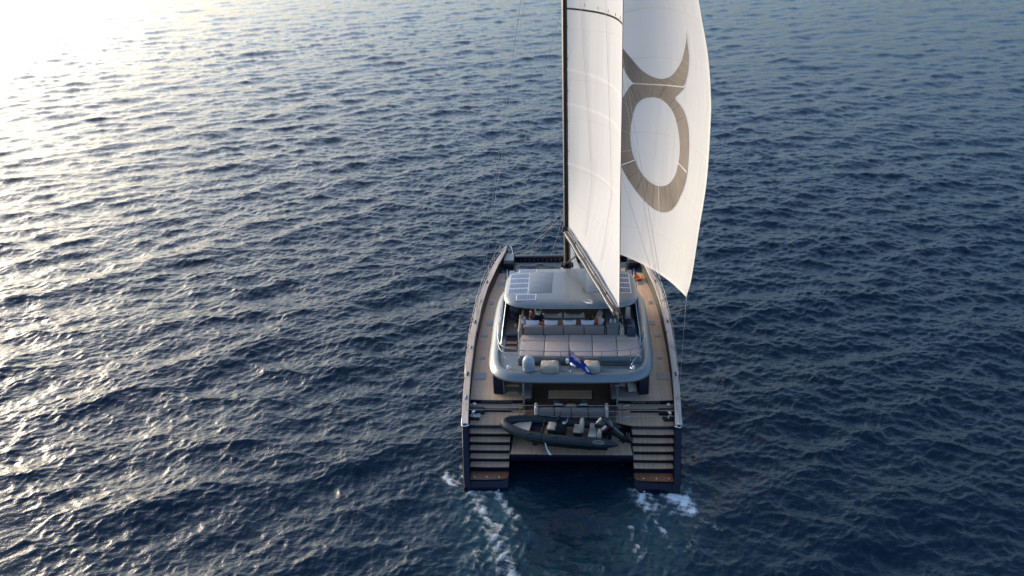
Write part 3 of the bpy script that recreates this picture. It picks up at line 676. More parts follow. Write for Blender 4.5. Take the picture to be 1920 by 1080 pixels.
for x0, x1 in ((-2.24, -1.0), (0.92, 2.2)):
    hb = MB().rbox(x0, x1, 8.42, 11.14, 6.70, 6.785, .02, 2).build('sunroof', 'roof_panel', ht)
    for k in (1, 2, 3): MB().box(x0+.1, x1-.1, 8.42+.68*k-.01, 8.42+.68*k+.01, 6.784, 6.789).build('sunroof_seam', 'roof_paint', hb, smooth=False)
MB().tube(smooth_path([(0.95+.22*math.sin(q*1.7), 7.15+.14*math.cos(q*2.3)+.05*q, 6.72+.02*math.sin(q*5)) for q in np.linspace(0, 7, 16)], 4), 0.028, 6).build('coiled_line', 'white_line', ht)
MB().tube(smooth_path([(0.62, 9.0, 6.80), (0.66, 8.7, 6.82), (0.75, 8.55, 6.80), (0.8, 8.3, 6.80)], 4), 0.022, 5).build('control_line', 'black_rubber', ht)

# ---- mast, boom and standing rigging
MX, MY, MT = -0.19, 14.6, 36.0
mast_rings = []
for z in (4.1, 5.2, 5.6, 8.0, 12, 20, 28, 33, MT):
    a, b = (0.27, 0.36) if z < 5.3 else (0.215, 0.33) if z < 21 else (0.17, 0.26)
    mast_rings.append([(MX+a*math.cos(2*math.pi*i/16), MY+b*math.sin(2*math.pi*i/16), z) for i in range(16)])
mast = MB().loft(mast_rings).build('mast', 'carbon', yacht)
mb = MB()
for q in range(6):
    a = q*math.pi/3; mb.rbox(-.06, .06, -.09, .09, 0, .32, .03, mtx=T((MX+.32*math.cos(a), MY+.38*math.sin(a), 5.55), (0, 0, a)))
mb.build('mast_winch_ring', 'black_rubber', mast)
MB().rbox(MX-.26, MX+.02, MY-.55, MY-.2, 7.9, 8.45, .06).build('gooseneck', 'black_rubber', mast)
for zz in (24.0, 30.0):
    for s in (-1, 1):
        MB().tube([(MX, MY, zz), (MX+s*1.55*(1-.12*(zz > 20)), MY-.75, zz+.1)], [.05, .03], 6).build('spreader', 'carbon', mast)
def wire(name, pts, r=0.011): return MB().tube(pts, r, 5).build(name, 'wire', mast)
for s in (-1, 1):
    top = (MX+s*.12, MY-.2, 34.2)
    wire('cap_shroud', [(s*5.9, 13.4, 2.9), top], .013)
    wire('lower_shroud', [(s*5.85, 12.7, 2.9), (MX+s*.2, MY-.2, 21.0)], .011)
    wire('backstay', [(s*5.55, 5.6, 2.85), (MX+s*.1, MY-.25, 33.0)], .009)
wire('forestay', [(0, 23.2, 2.8), (MX, MY+.3, 33.6)], .016)
wire('inner_stay', [(0, 20.6, 2.75), (MX, MY+.3, 26.0)], .014)
for (a, b) in (((-2.9, 22.9, 2.8), (MX-.1, MY+.3, 9.5)), ((-3.9, 22.6, 2.85), (MX-.1, MY+.3, 8.9)), ((-1.4, 22.9, 2.8), (MX-.1, MY+.3, 9.2))):
    wire('halyard', [a, b], .011)
B0, B1 = np.array([MX+.02, MY-.45, 8.12]), np.array([2.50, 4.72, 7.22])
dv = (B1-B0)/np.linalg.norm(B1-B0); sdv = np.cross(dv, [0, 0, 1]); sdv /= np.linalg.norm(sdv); upv = np.cross(sdv, dv)
def bring(t, a, b, off=0.0):
    c = B0+(B1-B0)*t; return [tuple(c+sdv*(off+a*math.cos(q))+upv*b*math.sin(q)) for q in np.linspace(0, 2*math.pi, 14, endpoint=False)]
boom = MB().loft([bring(t, a, b) for t, a, b in ((0, .10, .15), (.05, .16, .24), (.5, .21, .27), (.9, .17, .24), (.985, .13, .18), (1, .08, .12))]).build('boom', 'boom_grey', yacht)
# lazy bag folds along the boom's windward side
for off, zz, r, m_ in ((-0.26, .08, .03, 'white_line'), (-0.20, .16, .05, 'black_rubber'), (-0.16, -.18, .05, 'black_rubber'), (.02, .29, .06, 'cabinet_grey')):
    MB().tube([tuple(B0+(B1-B0)*t+sdv*(-off)+upv*(zz+.02*math.sin(t*23+off*9))) for t in np.linspace(.02, .97, 26)], r, 6).build('boom_bag_fold', m_, boom)
for t in (.2, .4, .6, .8): MB().loft([bring(t-.003, .222, .282), bring(t+.003, .222, .282)]).build('boom_strap', 'black_rubber', boom)
MB().rbox(-.1, .1, -.14, .14, -.16, .14, .05, mtx=T(tuple(B1+dv*.1-upv*.1))).build('boom_end_block', 'black_rubber', boom)
for k, (dx, x1, y1) in enumerate(((-.05, 2.75, 5.3), (.05, 2.95, 5.5), (.12, 2.85, 6.2))):
    MB().tube([(B1[0]+dx, B1[1]+.15, B1[2]-.1), (x1, y1+.9, 5.35)], .018, 5).build('mainsheet', 'white_line' if k != 1 else 'black_rubber', boom)
MB().tube([tuple(B0+(B1-B0)*.25-upv*.25), (MX, MY-.35, 6.0)], .05, 8).build('boom_vang', 'carbon', boom)
# mainsail track hardware seen along the mast's aft side
for zz in np.arange(9.6, 33, 1.75):
    MB().rbox(MX+.10, MX+.26, MY-.43, MY-.30, zz-.06, zz+.06, .02).build('mast_car', 'dull_steel', mast)

# ================================================================ SAILS
# mainsail: sections from the mast to the leech
LZ = [7.55, 12.8, 17.8, 22.4, 27.0, 31.5, 34.6]
LU = [(1161.5, 586), (1163, 395), (1166, 200), (1168.5, 0)]
LY = [4.95, 5.35, 6.2, 7.35]
lee = [aty(u, v, y) for (u, v), y in zip(LU, LY)]+[np.array([2.62, 8.9, 27.2]), np.array([2.30, 10.6, 31.6]), np.array([1.5, 12.4, 34.8])]
luf = [np.array([MX+.10, MY-.40, z]) for z in (8.42, 12.4, 17.2, 21.9, 26.8, 31.2, 35.2)]
leeS = smooth_path(lee, 10); lufS = smooth_path(luf, 10); NT = len(leeS)-1
def main_pt(s, t, off=0.0):
    k = min(max(t, 0), 1)*NT; i = min(int(k), NT-1); f_ = k-i
    a = lufS[i]*(1-f_)+lufS[i+1]*f_; b = leeS[i]*(1-f_)+leeS[i+1]*f_
    ch = b-a; nrm = np.array([-ch[1], ch[0], 0.0]); nrm /= np.linalg.norm(nrm)        # to leeward (starboard, forward)
    if nrm[0] < 0: nrm = -nrm
    dep = 0.105*np.linalg.norm(ch)*min(1.0, 0.10+t*6)
    return a+ch*s+nrm*(dep*4*s*(1-s)*(1.15-.3*s)+off)
ms = thing('mainsail', (MX, MY-.4, 8.3), 'tall white battened mainsail set between the black mast and the boom', 'sail')
def mpart(mb, name, m_, smooth=True):
    o = mb.build(name, m_, ms, smooth); o.matrix_parent_inverse = Matrix.Translation((-MX, -(MY-.4), -8.3)); return o
TB = [0, .075, .155, .262, .335, .43, .50, .60, .70, .80, .90, 1.0]      # cloth panels between seams and battens
for a, b in zip(TB[:-1], TB[1:]):
    n = max(4, int((b-a)*70)); mpart(MB().grid([[main_pt(s, t) for s in np.linspace(0, 1, 25)] for t in np.linspace(a, b, n+1)]), 'sail_panel', 'sail_white')
def band(t0, t1, wid, name, m_, s0=0.0, s1=1.0, off=-0.012):
    mb = MB(); S = np.linspace(s0, s1, 25); P = []
    for s in S:
        t = t0+(t1-t0)*(s-s0)/(s1-s0); P.append([main_pt(s, t-wid/2, off), main_pt(s, t+wid/2, off)])
    mpart(mb.grid(P), name, m_)
def t_of(s, u, v):
    return min(np.linspace(0, 1, 1201), key=lambda t: abs(proj(main_pt(s, t))[1]-v))
for vl, vr in ((130, 192), (195, 262), (306, 400)):
    band(t_of(0, 0, vl), t_of(1, 0, vr), .006, 'batten', 'sail_seam')
band(t_of(0, 0, 16), t_of(1, 0, 47), .0035, 'reef_tape', 'sail_dark_tape')
for t in (.72, .86): band(t, t+.02, .006, 'batten', 'sail_seam')
for k in range(5):
    s = .18+.17*k; t = t_of(s, 0, 12+6*k); p = [main_pt(s, t+.0013*j, -.02) for j in range(5)]
    mpart(MB().tube(p, .012, 4), 'reef_tie', 'rust_pillow')
mpart(MB().grid([[main_pt(s, t, -.014) for s in (.965, 1.0)] for t in np.linspace(0.004, .99, 90)]), 'leech_tape', 'sail_seam')
mpart(MB().tube([main_pt(1.0, t, .0) for t in np.linspace(0, .99, 90)], .02, 5), 'leech_line', 'rust_pillow')
for a in TB[1:-1]:
    band(a, a+.012, .0016, 'panel_seam', 'sail_seam_grey', off=-.006)
for s0, s1 in ((.10, .30), (.45, .62)):
    mpart(MB().tube([main_pt(s0+(s1-s0)*(1-t/.6), t, -.06) for t in np.linspace(.03, .62, 30)], .009, 4), 'lazy_jack', 'wire')

# gennaker set from the bowsprit, clew out to starboard
GU = [(1287, 557), (1297, 520), (1311, 430), (1325, 340), (1332, 240), (1333, 180), (1327, 100), (1310, 0)]
GY = [11.0, 11.2, 11.6, 12.0, 12.5, 12.8, 13.2, 13.8]
gl = [aty(u, v, y) for (u, v), y in zip(GU, GY)]+[np.array([5.9, 14.4, 26.4]), np.array([3.9, 14.9, 30.6]), np.array([1.2, 15.3, 34.2])]
tack, head = np.array([0.25, 25.4, 3.05]), np.array([0.1, 15.5, 34.6])
glS = smooth_path(gl, 8); NG = len(glS)-1
hz = np.array([p[2] for p in glS])
def gen_pt(s, t, off=0.0):
    k = min(max(t, 0), 1)*NG; i = min(int(k), NG-1); f_ = k-i
    b = glS[i]*(1-f_)+glS[i+1]*f_
    q = (b[2]-hz[0])/(hz[-1]-hz[0]); q = q if t > 0 else 0.0
    a = tack+(head-tack)*q
    a = a+np.array([0.9, .5, 0])*math.sin(math.pi*q)           # luff sags to leeward
    ch = b-a; nrm = np.array([-ch[1], ch[0], 0.0]); nrm /= np.linalg.norm(nrm)
    if nrm[0] < 0: nrm = -nrm
    L = np.linalg.norm(ch)
    p = a+ch*s+nrm*(L*.15*4*s*(1-s)*(1.25-.5*s)+off)
    return p
FOOT = lambda s: -0.055*4*s*(1-s)        # round foot: handled in z
def gen(s, t, off=0.0):
    p = gen_pt(s, t, off); w_ = max(0, 1-t/.25)
    return p+np.array([0, 0, -1.0*w_*w_*4*s*(1-s)*.9])
gs = thing('gennaker', tuple(tack), 'large white billowing headsail with grey open-topped eight emblem', 'sail')
def gpart(mb, name, m_, smooth=True):
    o = mb.build(name, m_, gs, smooth); o.matrix_parent_inverse = Matrix.Translation(tuple(-tack)); return o
GT = np.linspace(0, 1, 10)
for a, b in zip(GT[:-1], GT[1:]):
    gpart(MB().grid([[gen(s, t) for s in np.linspace(0, 1, 33)] for t in np.linspace(a, b, 10)]), 'sail_panel', 'sail_white')
gpart(MB().grid([[gen(s, t, -.01) for s in (.975, 1)] for t in np.linspace(0, 1, 80)]), 'leech_tape', 'sail_seam')
gpart(MB().grid([[gen(s, t, -.01) for t in (0.0, .012)] for s in np.linspace(0, 1, 60)]), 'foot_tape', 'sail_seam')
for k, t in enumerate(GT[1:-1]):
    gpart(MB().grid([[gen(s, t-.0012+.02*math.sin(math.pi*s), -.008), gen(s, t+.0012+.02*math.sin(math.pi*s), -.008)] for s in np.linspace(0, 1, 50)]), 'panel_seam', 'sail_seam_grey')
for k in range(7):
    s0 = .35+.09*k
    gpart(MB().grid([[gen(s0+(.97-s0)*q**1.4*.6-.0016, q, -.009), gen(s0+(.97-s0)*q**1.4*.6+.0016, q, -.009)] for q in np.linspace(.02, .98, 60)]), 'radial_seam', 'sail_seam_grey')
gpart(MB().tube([gen(1, 0), np.array([5.75, 5.0, 2.86])], .006, 5), 'sheet', 'wire')
# the emblem: outline points seen on the sail are carried onto its surface (s, t) and laid on as cloth
def uv_inv(u, v, g=(.8, .35)):
    x = np.array(g, float)
    for _ in range(40):
        p = proj(gen(*x)); e = np.array([u, v])-p; h = 1e-4
        J = np.stack([(proj(gen(x[0]+h, x[1]))-p)/h, (proj(gen(x[0], x[1]+h))-p)/h], 1)
        d = np.linalg.solve(J+np.eye(2)*1e-6, e); x = np.clip(x+np.clip(d, -.06, .06), .02, .995)
        if np.abs(d).max() < 1e-6: break
    return x
def strip(outer, inner, m_, name, n=40, k=6, off=-.02):
    """cloth between two outlines; each outline is carried to sail space, then filled there"""
    def res(P):
        P = np.array(smooth_path([(a, b, 0) for a, b in P], 8))[:, :2]
        d = np.arange(len(P)); q = np.linspace(0, d[-1], n)
        return np.c_[np.interp(q, d, P[:, 0]), np.interp(q, d, P[:, 1])]
    A, B = res(outer), res(inner); rows = []; ga, gb = (.8, .35), (.8, .35)
    for a, b in zip(A, B):
        ga = uv_inv(a[0], a[1], ga); gb = uv_inv(b[0], b[1], gb)
        rows.append([gen(*(ga*(1-q)+gb*q), off) for q in np.linspace(0, 1, k)])
    return gpart(MB().grid(rows), name, m_), rows
# lower ring (anticlockwise from the neck), split in cloth panels by lighter seams
RING = [((1235, 159), (1226, 182)), ((1215, 158), (1214, 183)), ((1198, 157.5), (1205, 186)), ((1186, 158), (1197, 192)), ((1176, 170), (1191, 202)), ((1163, 195), (1186, 220)), ((1155, 240), (1182, 250)), ((1157, 285), (1185, 282)),
        ((1168, 318), (1193, 306)), ((1187, 350), (1203, 324)), ((1207, 375), (1215, 338)), ((1228, 393), (1229, 347)), ((1246, 398), (1243, 349)), ((1262, 391), (1255, 344)), ((1276, 368), (1265, 331)), ((1287, 335), (1271, 312)),
        ((1292, 285), (1275, 283)), ((1291, 240), (1273, 250)), ((1283, 210), (1267, 222)), ((1274, 195), (1260, 206)), ((1266, 184), (1253, 197)), ((1276, 173), (1248, 192)), ((1284, 162), (1243, 188)), ((1262, 161), (1238, 185)), ((1235, 159), (1226, 182))]
ringO = [a for a, b in RING]; ringI = [b for a, b in RING]
m_, rows = strip(ringO, ringI, 'sail_emblem', 'emblem_ring', 97)
for i in (2, 6, 10, 14, 19, 24, 28, 31, 34, 37, 40, 43, 46, 49, 52, 55, 58, 61, 66, 71, 76, 80, 94):
    P = rows[min(i, len(rows)-1)]; w_ = .03 if i not in (31, 46, 61) else .09
    gpart(MB().tube([np.array(p)+np.array([-.008, -.012, 0]) for p in P], w_*.5, 4), 'emblem_seam', 'sail_emblem_light' if w_ < .05 else 'sail_seam')
cupO = [(1157, 70), (1160, 105), (1171, 131), (1187, 155), (1210, 157), (1235, 158), (1258, 160), (1281, 161), (1288, 145), (1291, 128), (1292, 105), (1289, 80), (1288, 57)]
cupI = [(1157, 66), (1163, 82), (1172, 95), (1186, 112), (1203, 131), (1220, 142), (1239, 148), (1256, 144), (1268, 132), (1277, 117), (1283, 97), (1287, 76), (1288, 56)]
m_, rows = strip(cupO, cupI, 'sail_emblem', 'emblem_cup', 60)
for i in range(14, 52, 4):
    P = rows[i]; gpart(MB().tube([np.array(p)+np.array([-.008, -.012, 0]) for p in P], .011, 4), 'emblem_seam', 'sail_emblem_light')
strip([(1187, 155), (1215, 156.5), (1250, 158.5), (1284, 162)], [(1187, 157.5), (1215, 159), (1250, 161), (1284, 164.5)], 'sail_seam', 'emblem_tape', 16, 3, -.034)

# ================================================================ FLYBRIDGE FURNITURE
def put(mb, name, m_, label, cat, base, group=None, smooth=True):
    """one-mesh thing whose origin sits at its base"""
    o = mb.build(name, m_, None, smooth); o.data.transform(Matrix.Translation((-base[0], -base[1], -base[2]))); o.location = base
    return tag(o, label, cat, group)
def root(name, base, label, cat, group=None):
    t = thing(name, base, label, cat, group); t['_b'] = list(base); return t
def sub(mb, name, m_, parent, smooth=True, ang=38):
    """part of a thing; shapes are given in world coordinates"""
    o = mb.build(name, m_, parent, smooth, ang); p = parent
    while p.parent is not None: p = p.parent
    if '_b' in p and parent is p: o.data.transform(Matrix.Translation([-q for q in p['_b']]))
    elif '_b' in p: o.data.transform(Matrix.Translation([-q for q in p['_b']]))
    return o

xs = [-2.66, -1.37, -0.08, 1.16, 2.45, 3.62]
for k in range(5):
    a, b = xs[k]+.012, xs[k+1]-.012; y1 = 6.82
    place = ['beside the stairwell', 'next to the stairwell one', 'in the middle of the row', 'beside the middle one towards the bar', 'behind the bar cabinet, at the row end']
    t = root('sunbed_mattress', ((a+b)/2, 5.65, 4.86), 'grey taupe sunbed mattress on the flybridge, '+place[k], 'mattress', 'sunbed mattresses')
    sub(MB().rbox(a, b, 4.52, 6.13, 4.862, 5.0, .045, 3), 'pad', 'taupe_cushion', t)
    sub(MB().rbox(a, b, 6.15, y1, 4.862, 5.005, .045, 3), 'headrest', 'taupe_cushion', t)
xb = [-2.56, -1.47, -0.37, 0.74, 1.84]
sofa = root('flybridge_sofa', (-.3, 7.6, FLY), 'U-shaped taupe sofa on the flybridge with four square back cushions', 'sofa')
sub(MB().rbox(-2.6, 1.86, 7.12, 7.85, FLY, 4.92, .03).rbox(-2.6, -1.95, 7.85, 9.2, FLY, 4.92, .03).rbox(1.2, 1.86, 7.85, 9.2, FLY, 4.92, .03), 'base', 'cabinet_grey', sofa)
for k in range(4):
    sub(MB().rbox(xb[k]+.012, xb[k+1]-.012, 6.86, 7.12, 4.93, 5.46, .05, 3), 'back_cushion', 'dark_taupe', sofa)
    sub(MB().rbox(xb[k]+.01, xb[k+1]-.01, 7.14, 7.85, 4.922, 5.06, .04, 3), 'seat_cushion', 'taupe_cushion', sofa)
for x0, x1 in ((-2.58, -1.97), (1.22, 1.84)):
    sub(MB().rbox(x0, x1, 7.87, 9.18, 4.922, 5.06, .04, 3), 'seat_cushion', 'taupe_cushion', sofa)
sub(MB().rbox(-2.74, -2.60, 6.9, 9.2, FLY, 5.36, .05, 3), 'armrest', 'dark_taupe', sofa)
sub(MB().rbox(1.86, 1.93, 6.9, 9.2, FLY, 5.36, .03, 3), 'armrest', 'dark_taupe', sofa)
tb = root('flybridge_table', (-.35, 8.2, FLY), 'low brown teak table inside the flybridge sofa', 'table')
for k in range(3): sub(MB().rbox(-1.6+.88*k, -.74+.88*k, 7.95, 8.45, 5.10, 5.16, .015), 'table_leaf', 'teak_table', tb)
for x in (-1.2, .5): sub(MB().lathe([(0, 0), (.22, 0), (.2, .03), (.05, .06), (.05, .49), (.15, .5), (0, .5)], 14, mtx=T((x, 8.2, FLY))), 'pedestal', 'steel', tb)
# pillows along the sofa back
for k, x in enumerate((-2.08, -1.06, -0.05, 0.93)):
    lb = ['white square pillow on the flybridge sofa behind the seated people', 'white square pillow on the flybridge sofa, second from the stairwell', 'white square pillow on the flybridge sofa, third from the stairwell', 'white square pillow on the flybridge sofa, leaning beside the rust pillow']
    put(MB().pillow(.74, .58, .22, T((x, 7.27, 5.34), (R(70), 0, R(random.uniform(-5, 5))))), 'white_pillow', 'white_pillow', lb[k], 'pillow', (x, 7.27, 5.06), 'white pillows on the sofa')
for k, x in enumerate((-1.57, -.56, .44)):
    lb = ['rust orange pillow between the first two white pillows of the sofa', 'rust orange pillow between the two middle white pillows of the sofa', 'rust orange pillow between the last two white pillows of the sofa']
    put(MB().pillow(.42, .44, .16, T((x, 7.42, 5.26), (R(72), 0, 0))), 'orange_pillow', 'rust_pillow' if k == 2 else 'orange_pillow', lb[k], 'pillow', (x, 7.42, 5.06), 'orange pillows on the sofa')
put(MB().pillow(.62, .62, .24, T((-2.48, 7.62, 5.36), (R(66), 0, R(78)))), 'pale_pillow', 'pink_pillow', 'large pale pillow leaning on the sofa arm beside the stairwell', 'pillow', (-2.48, 7.62, 5.06))
put(MB().pillow(.62, .66, .24, T((1.62, 7.55, 5.38), (R(66), 0, R(-70)))), 'pale_pillow', 'pink_pillow', 'large pale pillow leaning on the sofa corner by the bar cabinet', 'pillow', (1.62, 7.55, 5.06))
put(MB().pillow(.66, .66, .24, T((1.60, 8.35, 5.36), (R(66), 0, R(-82)))), 'pale_pillow', 'pink_pillow', 'large pale pillow on the sofa side, forward of the orange one', 'pillow', (1.60, 8.35, 5.06))
put(MB().pillow(.46, .46, .18, T((1.36, 7.72, 5.32), (R(60), 0, R(-66)))), 'orange_pillow', 'orange_pillow', 'bright orange pillow wedged between two large pale pillows', 'pillow', (1.36, 7.72, 5.06))
put(MB().pillow(.36, .42, .16, T((1.33, 7.36, 5.24), (R(66), 0, R(-20)))), 'rust_pillow', 'rust_pillow', 'dark rust pillow in the sofa corner near the bar cabinet', 'pillow', (1.33, 7.36, 5.06))
# two wide lounge seats with raised ends
for k, (x0, x1) in enumerate(((-1.56, -.45), (-.37, .78))):
    t = root('lounge_seat', ((x0+x1)/2, 8.9, FLY), 'wide beige lounge seat with raised rounded ends, '+('beside the seated people' if k == 0 else 'towards the bar cabinet'), 'lounge seat', 'lounge seats under the hardtop')
    prof = []
    for q in np.linspace(0, 1, 17):
        e = abs(q*2-1); prof.append((x0+(x1-x0)*q, 5.30+.16*max(0, (e-.45)/.55)**1.4-.10*max(0, (e-.93)/.07)**2))
    rg = [[(x, y, z+dz) for x, z in prof]+[(x1, y, 4.95), (x0, y, 4.95)] for y, dz in ((8.42, -.06), (8.48, 0), (8.62, .02), (8.72, 0), (8.76, -.06))]
    sub(MB().loft(rg), 'backrest', 'cream_vinyl', t, ang=60)
    sub(MB().rbox(x0+.03, x1-.03, 8.36, 8.43, 4.75, 5.20, .03), 'back_panel', 'cabinet_grey', t)
    sub(MB().rbox(x0, x1, 8.5, 9.4, 4.85, 5.02, .06, 3), 'seat', 'cream_vinyl', t)
    sub(MB().rbox(x0+.1, x1-.1, 8.45, 9.3, FLY, 4.86, .03), 'plinth', 'cabinet_grey', t)
t = root('helm_chair', (-1.78, 9.1, FLY), 'upright cream helm chair under the hardtop edge by the seated people', 'chair')
sub(MB().rbox(-2.0, -1.62, 8.78, 8.92, 5.1, 5.9, .06, 3), 'backrest', 'cream_vinyl', t); sub(MB().rbox(-2.02, -1.6, 8.9, 9.4, 5.05, 5.18, .05, 3), 'seat', 'cream_vinyl', t)
sub(MB().lathe([(0, 0), (.2, 0), (.06, .05), (.05, .46), (0, .46)], 12, mtx=T((-1.8, 9.15, FLY))), 'pedestal', 'steel', t)
# bar cabinet and what stands on it
bar = root('bar_cabinet', (2.27, 7.8, FLY), 'grey bar cabinet on the flybridge with a sloping worktop', 'cabinet')
sub(MB().rbox(1.97, 2.58, 6.80, 8.95, FLY, 5.48, .03), 'carcass', 'cabinet_grey', bar)
sub(MB().rbox(1.93, 2.62, 6.76, 8.98, 5.482, 5.545, .02), 'worktop', 'cabinet_grey', bar)
sub(MB().box(2.02, 2.25, 6.785, 6.80, 4.7, 5.4), 'cabinet_door', 'hatch_frame', bar, smooth=False); sub(MB().box(2.29, 2.53, 6.785, 6.80, 4.7, 5.4), 'cabinet_door', 'fly_floor_grey', bar, smooth=False)
for k, (x, y) in enumerate(((2.18, 7.2), (2.40, 7.2))):
    t = root('drinks_bottle', (x, y, 5.546), ['small cream bottle on the bar cabinet beside the sofa', 'small cream bottle on the bar cabinet beside the beige bolster'][k], 'bottle', 'bottles on the bar cabinet')
    sub(MB().lathe([(0, 0), (.05, 0), (.052, .16), (.02, .22), (.018, .26), (0, .26)], 12, mtx=T((x, y, 5.546))), 'glass_body', 'cream_vinyl', t); sub(MB().lathe([(0, 0), (.022, 0), (.022, .03), (0, .03)], 10, mtx=T((x, y, 5.806))), 'cap', 'black_rubber', t)
put(MB().rbox(2.27, 2.32, 7.12, 7.3, 5.546, 5.68, .01), 'wooden_tray', 'teak_table', 'small wooden holder between the two bottles on the bar', 'holder', (2.3, 7.2, 5.546))
put(MB().loft([[(2.64, y, FLY), (2.90, y, FLY), (2.90, y, 5.25+d), (2.86, y, 5.37+d), (2.77, y, 5.43+d), (2.68, y, 5.37+d), (2.64, y, 5.25+d)] for y, d in ((6.74, -.05), (6.78, 0), (7.2, .02), (7.25, -.04))]), 'bolster', 'beige_cover', 'upright rounded beige bolster beside the bar cabinet', 'bolster', (2.77, 7.0, FLY))
rb = [[(3.0+q[0]*.52, 6.55+q[1]*1.5, z) for q in [(a, b) for a, b in ((.08, 0), (.92, 0), (1, .15), (1.02, .6), (.9, 1), (.1, 1), (-.02, .6), (0, .15))]] for z in (FLY, 4.8)]
rb += [[(3.0+(.5+(a-.5)*k_)*.52, 6.55+(.5+(b-.5)*k_)*1.5, z) for a, b in ((.08, 0), (.92, 0), (1, .15), (1.02, .6), (.9, 1), (.1, 1), (-.02, .6), (0, .15))] for z, k_ in ((5.15, .97), (5.36, .88), (5.44, .66))]
grill = root('covered_grill', (3.26, 7.3, FLY), 'bulky object under a dark navy canvas cover by the flybridge side', 'cover')
sub(MB().loft(rb), 'canvas', 'navy_cover', grill, ang=70); sub(MB().tube([(3.05, 7.0, 5.46), (3.45, 7.0, 5.46)], .02, 6), 'handle', 'steel', grill)
t = root('pilot_stool', (3.2, 9.2, FLY), 'cream pilot stool with backrest beneath the hardtop beside the boom end', 'stool')
sub(MB().rbox(3.05, 3.32, 8.6, 8.75, 4.95, 5.75, .06, 3), 'backrest', 'cream_vinyl', t); sub(MB().rbox(3.0, 3.4, 8.72, 9.2, 4.95, 5.1, .05, 3), 'seat_pad', 'cream_vinyl', t); sub(MB().rbox(3.1, 3.3, 8.8, 9.1, FLY, 4.95, .03), 'pedestal', 'cabinet_grey', t)
# wheel, stair rail, folded chair and shoes near the stairwell
t = root('stair_railing', (-2.79, 7.2, FLY), 'slim cream railing with orange rope along the flybridge stairwell', 'railing')
sub(MB().tube([(-2.79, 6.2, 4.6), (-2.79, 6.35, 5.42), (-2.79, 8.35, 5.42), (-2.79, 8.5, 4.6)], .03, 6), 'handrail', 'cream_vinyl', t); sub(MB().tube([(-2.81, 6.4, 5.30), (-2.82, 7.3, 5.27), (-2.81, 8.3, 5.30)], .018, 6), 'rope', 'orange_rope', t)
for y in (7.0, 7.7): sub(MB().tube([(-2.79, y, 4.6), (-2.79, y, 5.42)], .018, 6), 'post', 'steel', t)
t = root('steering_pod', (-3.2, 9.3, FLY), 'dark steering wheel on its pod under the hardtop corner', 'steering wheel')
sub(MB().tube([(-3.2+.3*math.cos(q), 9.25, 5.35+.3*math.sin(q)) for q in np.linspace(0, 2*math.pi, 20, endpoint=False)], .03, 6, closed=True), 'rim', 'black_rubber', t)
for q in (0, 2.1, 4.2): sub(MB().tube([(-3.2, 9.27, 5.35), (-3.2+.3*math.cos(q), 9.25, 5.35+.3*math.sin(q))], .02, 5), 'spoke', 'steel', t)
sub(MB().rbox(-3.5, -2.9, 9.35, 9.9, FLY, 5.4, .08, 3), 'pod', 'cabinet_grey', t)
t = root('folding_stool', (-2.75, 8.95, FLY), 'small dark folding stool standing on the teak beside the sofa', 'stool')
for a, b in ((-.2, .2), (.2, -.2)):
    for y in (8.8, 9.1): sub(MB().tube([(-2.95+a, y, 4.6), (-2.95+b, y, 5.05)], .018, 5), 'leg', 'black_rubber', t)
sub(MB().rbox(-3.17, -2.73, 8.76, 9.14, 5.04, 5.08, .02), 'seat', 'black_rubber', t)
put(MB().lathe([(0, 0), (.07, 0), (.08, .08), (.05, .17), (0, .19)], 12, mtx=T((-3.1, 8.55, FLY))), 'deck_lantern', 'white_plastic', 'small round white lantern on the flybridge teak near the steering wheel', 'lantern', (-3.1, 8.55, FLY))
# two covered pieces of furniture on the aft shelf
for k, (x0, x1) in enumerate(((-1.52, -.58), (.66, 1.50))):
    rg = []
    for z, kx, ky in ((FLY-.02, .92, .92), (4.68, 1.0, 1.0), (4.86, 1.0, 1.0), (4.97, .95, .95), (5.02, .80, .80), (5.05 if k == 0 else 5.03, .3, .3)):
        cxm, cym = (x0+x1)/2, 3.72; hx, hy = (x1-x0)/2, .40; ring = []
        for i in range(28):
            q = 2*math.pi*i/28; c, s_ = math.cos(q), math.sin(q)
            wv = 1+.035*math.sin(5*q+k*2+z*9)
            ring.append((cxm+hx*kx*wv*math.copysign(abs(c)**.5, c), cym+hy*ky*wv*math.copysign(abs(s_)**.5, s_), z+.025*math.sin(3*q+k)*(z > 4.9)))
        rg.append(ring)
    t = root('covered_ottoman', ((x0+x1)/2, 3.72, FLY-.02), 'beige canvas-covered ottoman on the aft shelf '+('next to the round dome' if k == 0 else 'half hidden by the blue flag'), 'ottoman', 'covered ottomans')
    sub(MB().loft(rg), 'canvas_cover', 'beige_cover', t, ang=70)
    sub(MB().tube([(x0+(x1-x0)*q, 3.72-.405*(1-.15*abs(2*q-1)**3), 4.66) for q in np.linspace(.06, .94, 9)], .014, 5), 'drawstring', 'dark_taupe', t)

